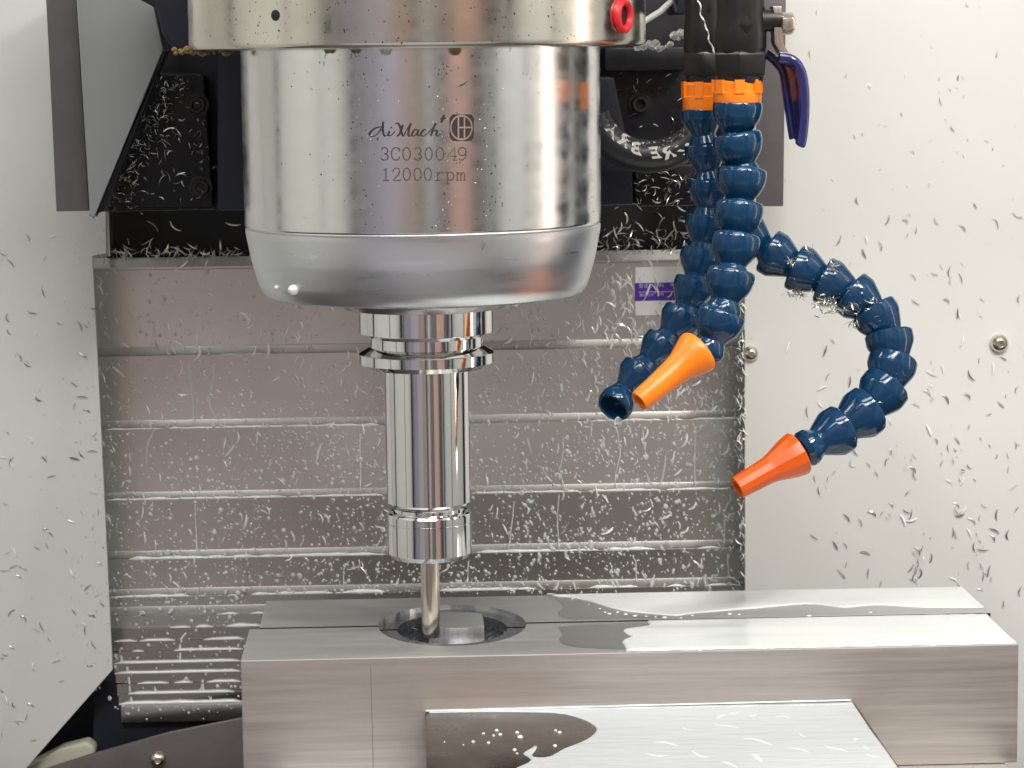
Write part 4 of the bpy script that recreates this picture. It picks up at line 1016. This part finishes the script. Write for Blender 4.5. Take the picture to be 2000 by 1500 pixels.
for _ in range(300):
    t = rc.random(); x = 200 + (330 - 200) * (1 - t) + Gs(18, 16); y = 150 + 240 * t
    chip_into(rc.choice((ck_, ck_, cq_)), atY(x, y, YH + 11), (Gs(0, .5), -1, Gs(0, .5)), U(0, 6.28), U(5, 14) * pxmm(YH), U(-.8, .8))
chip_zone(60, lambda: Gs(250, 28), lambda: Gs(372, 22), YH + 8, 5, 14)
chip_zone(70, lambda: Gs(392, 12), lambda: U(200, 395), YH + 9, 5, 14)
chip_zone(36, lambda: U(300, 360), lambda: U(230, 400), YH + 10.5, 10, 26)
for _ in range(150):
    a = radians(U(205, 330)); c = hc0 + Vector((RB * .84 * cos(a) * 1.05, 0, RB * .80 * sin(a)))
    chip_into(ck_, c + Vector((Gs(0, 1), -rb * .85 + U(-2, 2), Gs(0, 1))), (Gs(0, .6), -1, Gs(0, .6)), U(0, 6.28), U(5, 11) * pxmm(YBH), U(-.8, .8))
chip_zone(60, lambda: U(1238, 1352), lambda: U(335, 405), YH + 6, 6, 24)
chip_zone(30, lambda: U(1180, 1340), lambda: U(140, 260), YH + 24, 6, 20)
stuff(ck_.build("swarf_on_casting", m_chipd, sharp=50), "grey swarf packed on the black casting and round its bolts", "swarf")
pk = MB()
for _ in range(120):
    a = U(0, 6.28); k = U(.72, 1.0); p = Vector((HX + 25 * k * cos(a), HY + 31 * k * sin(a), ZTOP - 8.2 + U(0, 1.5) + 5 * max(0, k - .86) / .14))
    if -3 < p.x < 26.5 and 9 < p.y < 47: continue
    chip_into(pk, p, (Gs(0, .5), Gs(0, .5), 1), U(0, 6.28), U(2.5, 6), U(-.5, .5))
stuff(pk.build("pocket_swarf", m_chipd, sharp=50), "fresh fine swarf heaped round the aluminium block inside the jaw pocket", "swarf")
stuff(cq_.build("bright_swarf_on_casting", m_chipb, sharp=50), "bright glinting slivers among the swarf on the black casting", "swarf")
# tufts on the right hose
tf = MB()
for _ in range(120):
    i = rc.choice((2, 3, 3, 4, 4, 5)); c = W3[i] + Vector((Gs(0, 3.2), -9.5 + Gs(0, 1.5), Gs(-4, 4.5)))
    chip_into(tf, c, (Gs(0, .7), -1, Gs(0, .7)), U(0, 6.28), U(6, 20) * pxmm(10), U(-1, 1))
for _ in range(60):
    i = rc.choice((2, 6, 8, 9, 10)); c = W3[i] + Vector((Gs(0, 5), -9.8 + Gs(0, .8), Gs(0, 5)))
    chip_into(tf, c, (Gs(0, .7), -1, Gs(0, .7)), U(0, 6.28), U(4, 15) * pxmm(10), U(-1, 1))
for cx, cy, sx, sy, n in ((1560, 574, 22, 6, 45), (1612, 592, 22, 10, 60), (1640, 606, 18, 6, 30), (1668, 600, 14, 10, 40), (1672, 632, 12, 5, 16), (1545, 512, 6, 5, 22), (1580, 490, 6, 5, 10), (1628, 520, 8, 8, 24), (1700, 590, 8, 6, 24)):
    for _ in range(n):
        chip_into(tf, atY(cx + Gs(0, sx * .6), cy + Gs(0, sy * .6), 4 + U(-6, 4)), (Gs(0, .8), -1, Gs(0, .8)), U(0, 6.28), U(7, 24) * pxmm(10), U(-1, 1))
stuff(tf.build("swarf_tuft", m_chipt, sharp=50), "tufts of wet swarf tangled round the joints of the curling blue hose", "swarf")
# long stringy chip hanging beside the valve
sw = MB(); q = smooth([(1362, 2), (1370, 18), (1368, 32), (1378, 46), (1381, 62), (1386, 78), (1390, 92), (1396, 104)], 5)
sw.tube([atY(x + 2 * sin(y * .22), y, -14 + 3 * sin(y * .3)) for x, y in q], .35, 6)
tag(sw.build("stringy_chip", m_chipb), "long wavy silver chip hanging in front of the black fitting", "chip")
# edge of chips down the right border of the cover
ed = MB()
for _ in range(130):
    x = Gs(1449, 4); y = U(560, 1140)
    if x > 1456: continue
    chip_into(ed, atY(x, y, YRP - 1), NB, vert_ang(rc), U(7, 18) * pxmm(285), U(-.6, .6))
stuff(ed.build("edge_swarf", m_chipb, sharp=50), "ragged line of chips along the right edge of the way cover", "swarf")
# dark short chips on the sleeve
for x, y, L_, an in ((636, 106, 14, 1.2), (632, 124, 12, 1.7), (905, 165, 26, .5), (970, 106, 9, 1.5), (997, 96, 12, 1.5), (945, 480, 20, 1.2), (1030, 145, 9, .6)):
    p = onCyl(x, y, RN + .25); chip_thing(p, (p.x, p.y, 0), an, L_ * pxmm(-80), cm_dark, "small dark sliver stuck to the silver spindle sleeve", "slivers on the spindle sleeve")

# every chip and trickle gets the label that finds it: place by landmark, look, then order from the left
ORDW = ["first", "second", "third", "fourth", "fifth", "sixth", "seventh", "eighth", "ninth", "tenth", "eleventh", "twelfth", "thirteenth", "fourteenth", "fifteenth", "sixteenth", "seventeenth", "eighteenth", "nineteenth", "twentieth"]
def to_px(p):
    v = p - CAM; d = v.dot(_f); return 1000 + FPX * v.dot(CR) / d, 750 - FPX * v.dot(CU) / d
BANDS = {GR: [(300, "level with the valve lever"), (480, "level with the top of the curling hose"), (620, "level with the sticker"), (720, "level with the round screw"), (830, "beside the lowest hose bend"), (930, "level with the deep orange nozzle"), (1010, "just below the deep orange nozzle"), (1090, "well above the rear jaw"), (9999, "close above the rear jaw")],
         GL: [(660, "beside the cover's top plate"), (840, "beside the cover's second plate"), (1000, "beside the cover's third plate"), (1130, "beside the cover's fourth plate"), (1240, "near the closely set seams"), (9999, "near the slanted panel corner")],
         GC: [(690, "on the top plate"), (835, "on the second plate"), (970, "on the third plate"), (9999, "on the lower plates")]}
WHERE = {GR: "right panel", GL: "left panel", GC: "way cover"}
groups = {}
for o, g, p, ang, L in chips:
    x, y = to_px(p)
    if g not in BANDS:
        groups.setdefault((g, "", "", ""), []).append((x, o)); continue
    band = next(b for lim, b in BANDS[g] if y < lim)
    size = "long" if L > 22 * .29 else "short"
    lean = "flat-lying" if ang < .5 or ang > pi - .5 else ("right-leaning" if ang < pi / 2 - .12 else "left-leaning" if ang > pi / 2 + .12 else "upright")
    groups.setdefault((g, band, size, lean), []).append((x, o))
for (g, band, size, lean), L in groups.items():
    L.sort(key=lambda t: t[0])
    for i, (x, o) in enumerate(L):
        tone = "bright" if o.data.materials[0] == m_chipb else "dark"
        if not band: o["label"] = f"small dark sliver stuck to the silver spindle sleeve, {ORDW[i]} from the left"
        elif len(L) == 1: o["label"] = f"only {size} {lean} chip, {WHERE[g]}, {band}" if g != GC else f"only {size} {lean} chip {band} of the way cover"
        elif g == GC: o["label"] = f"{ORDW[i]} {size} {lean} chip from the left {band} of the way cover"
        else: o["label"] = f"{ORDW[i]} {size} {lean} chip from left, {WHERE[g]}, {band}"
tl = [o for o in COL.objects if o.name.startswith("coolant_trail")]
tl.sort(key=lambda o: (o.matrix_world @ o.data.vertices[0].co).x)
half = (len(tl) + 1) // 2
for i, o in enumerate(tl):
    o["label"] = f"thin trickle of coolant down the way cover, {ORDW[i]} from its left edge" if i < half else f"thin trickle of coolant down the way cover, {ORDW[len(tl) - 1 - i]} from its right edge"
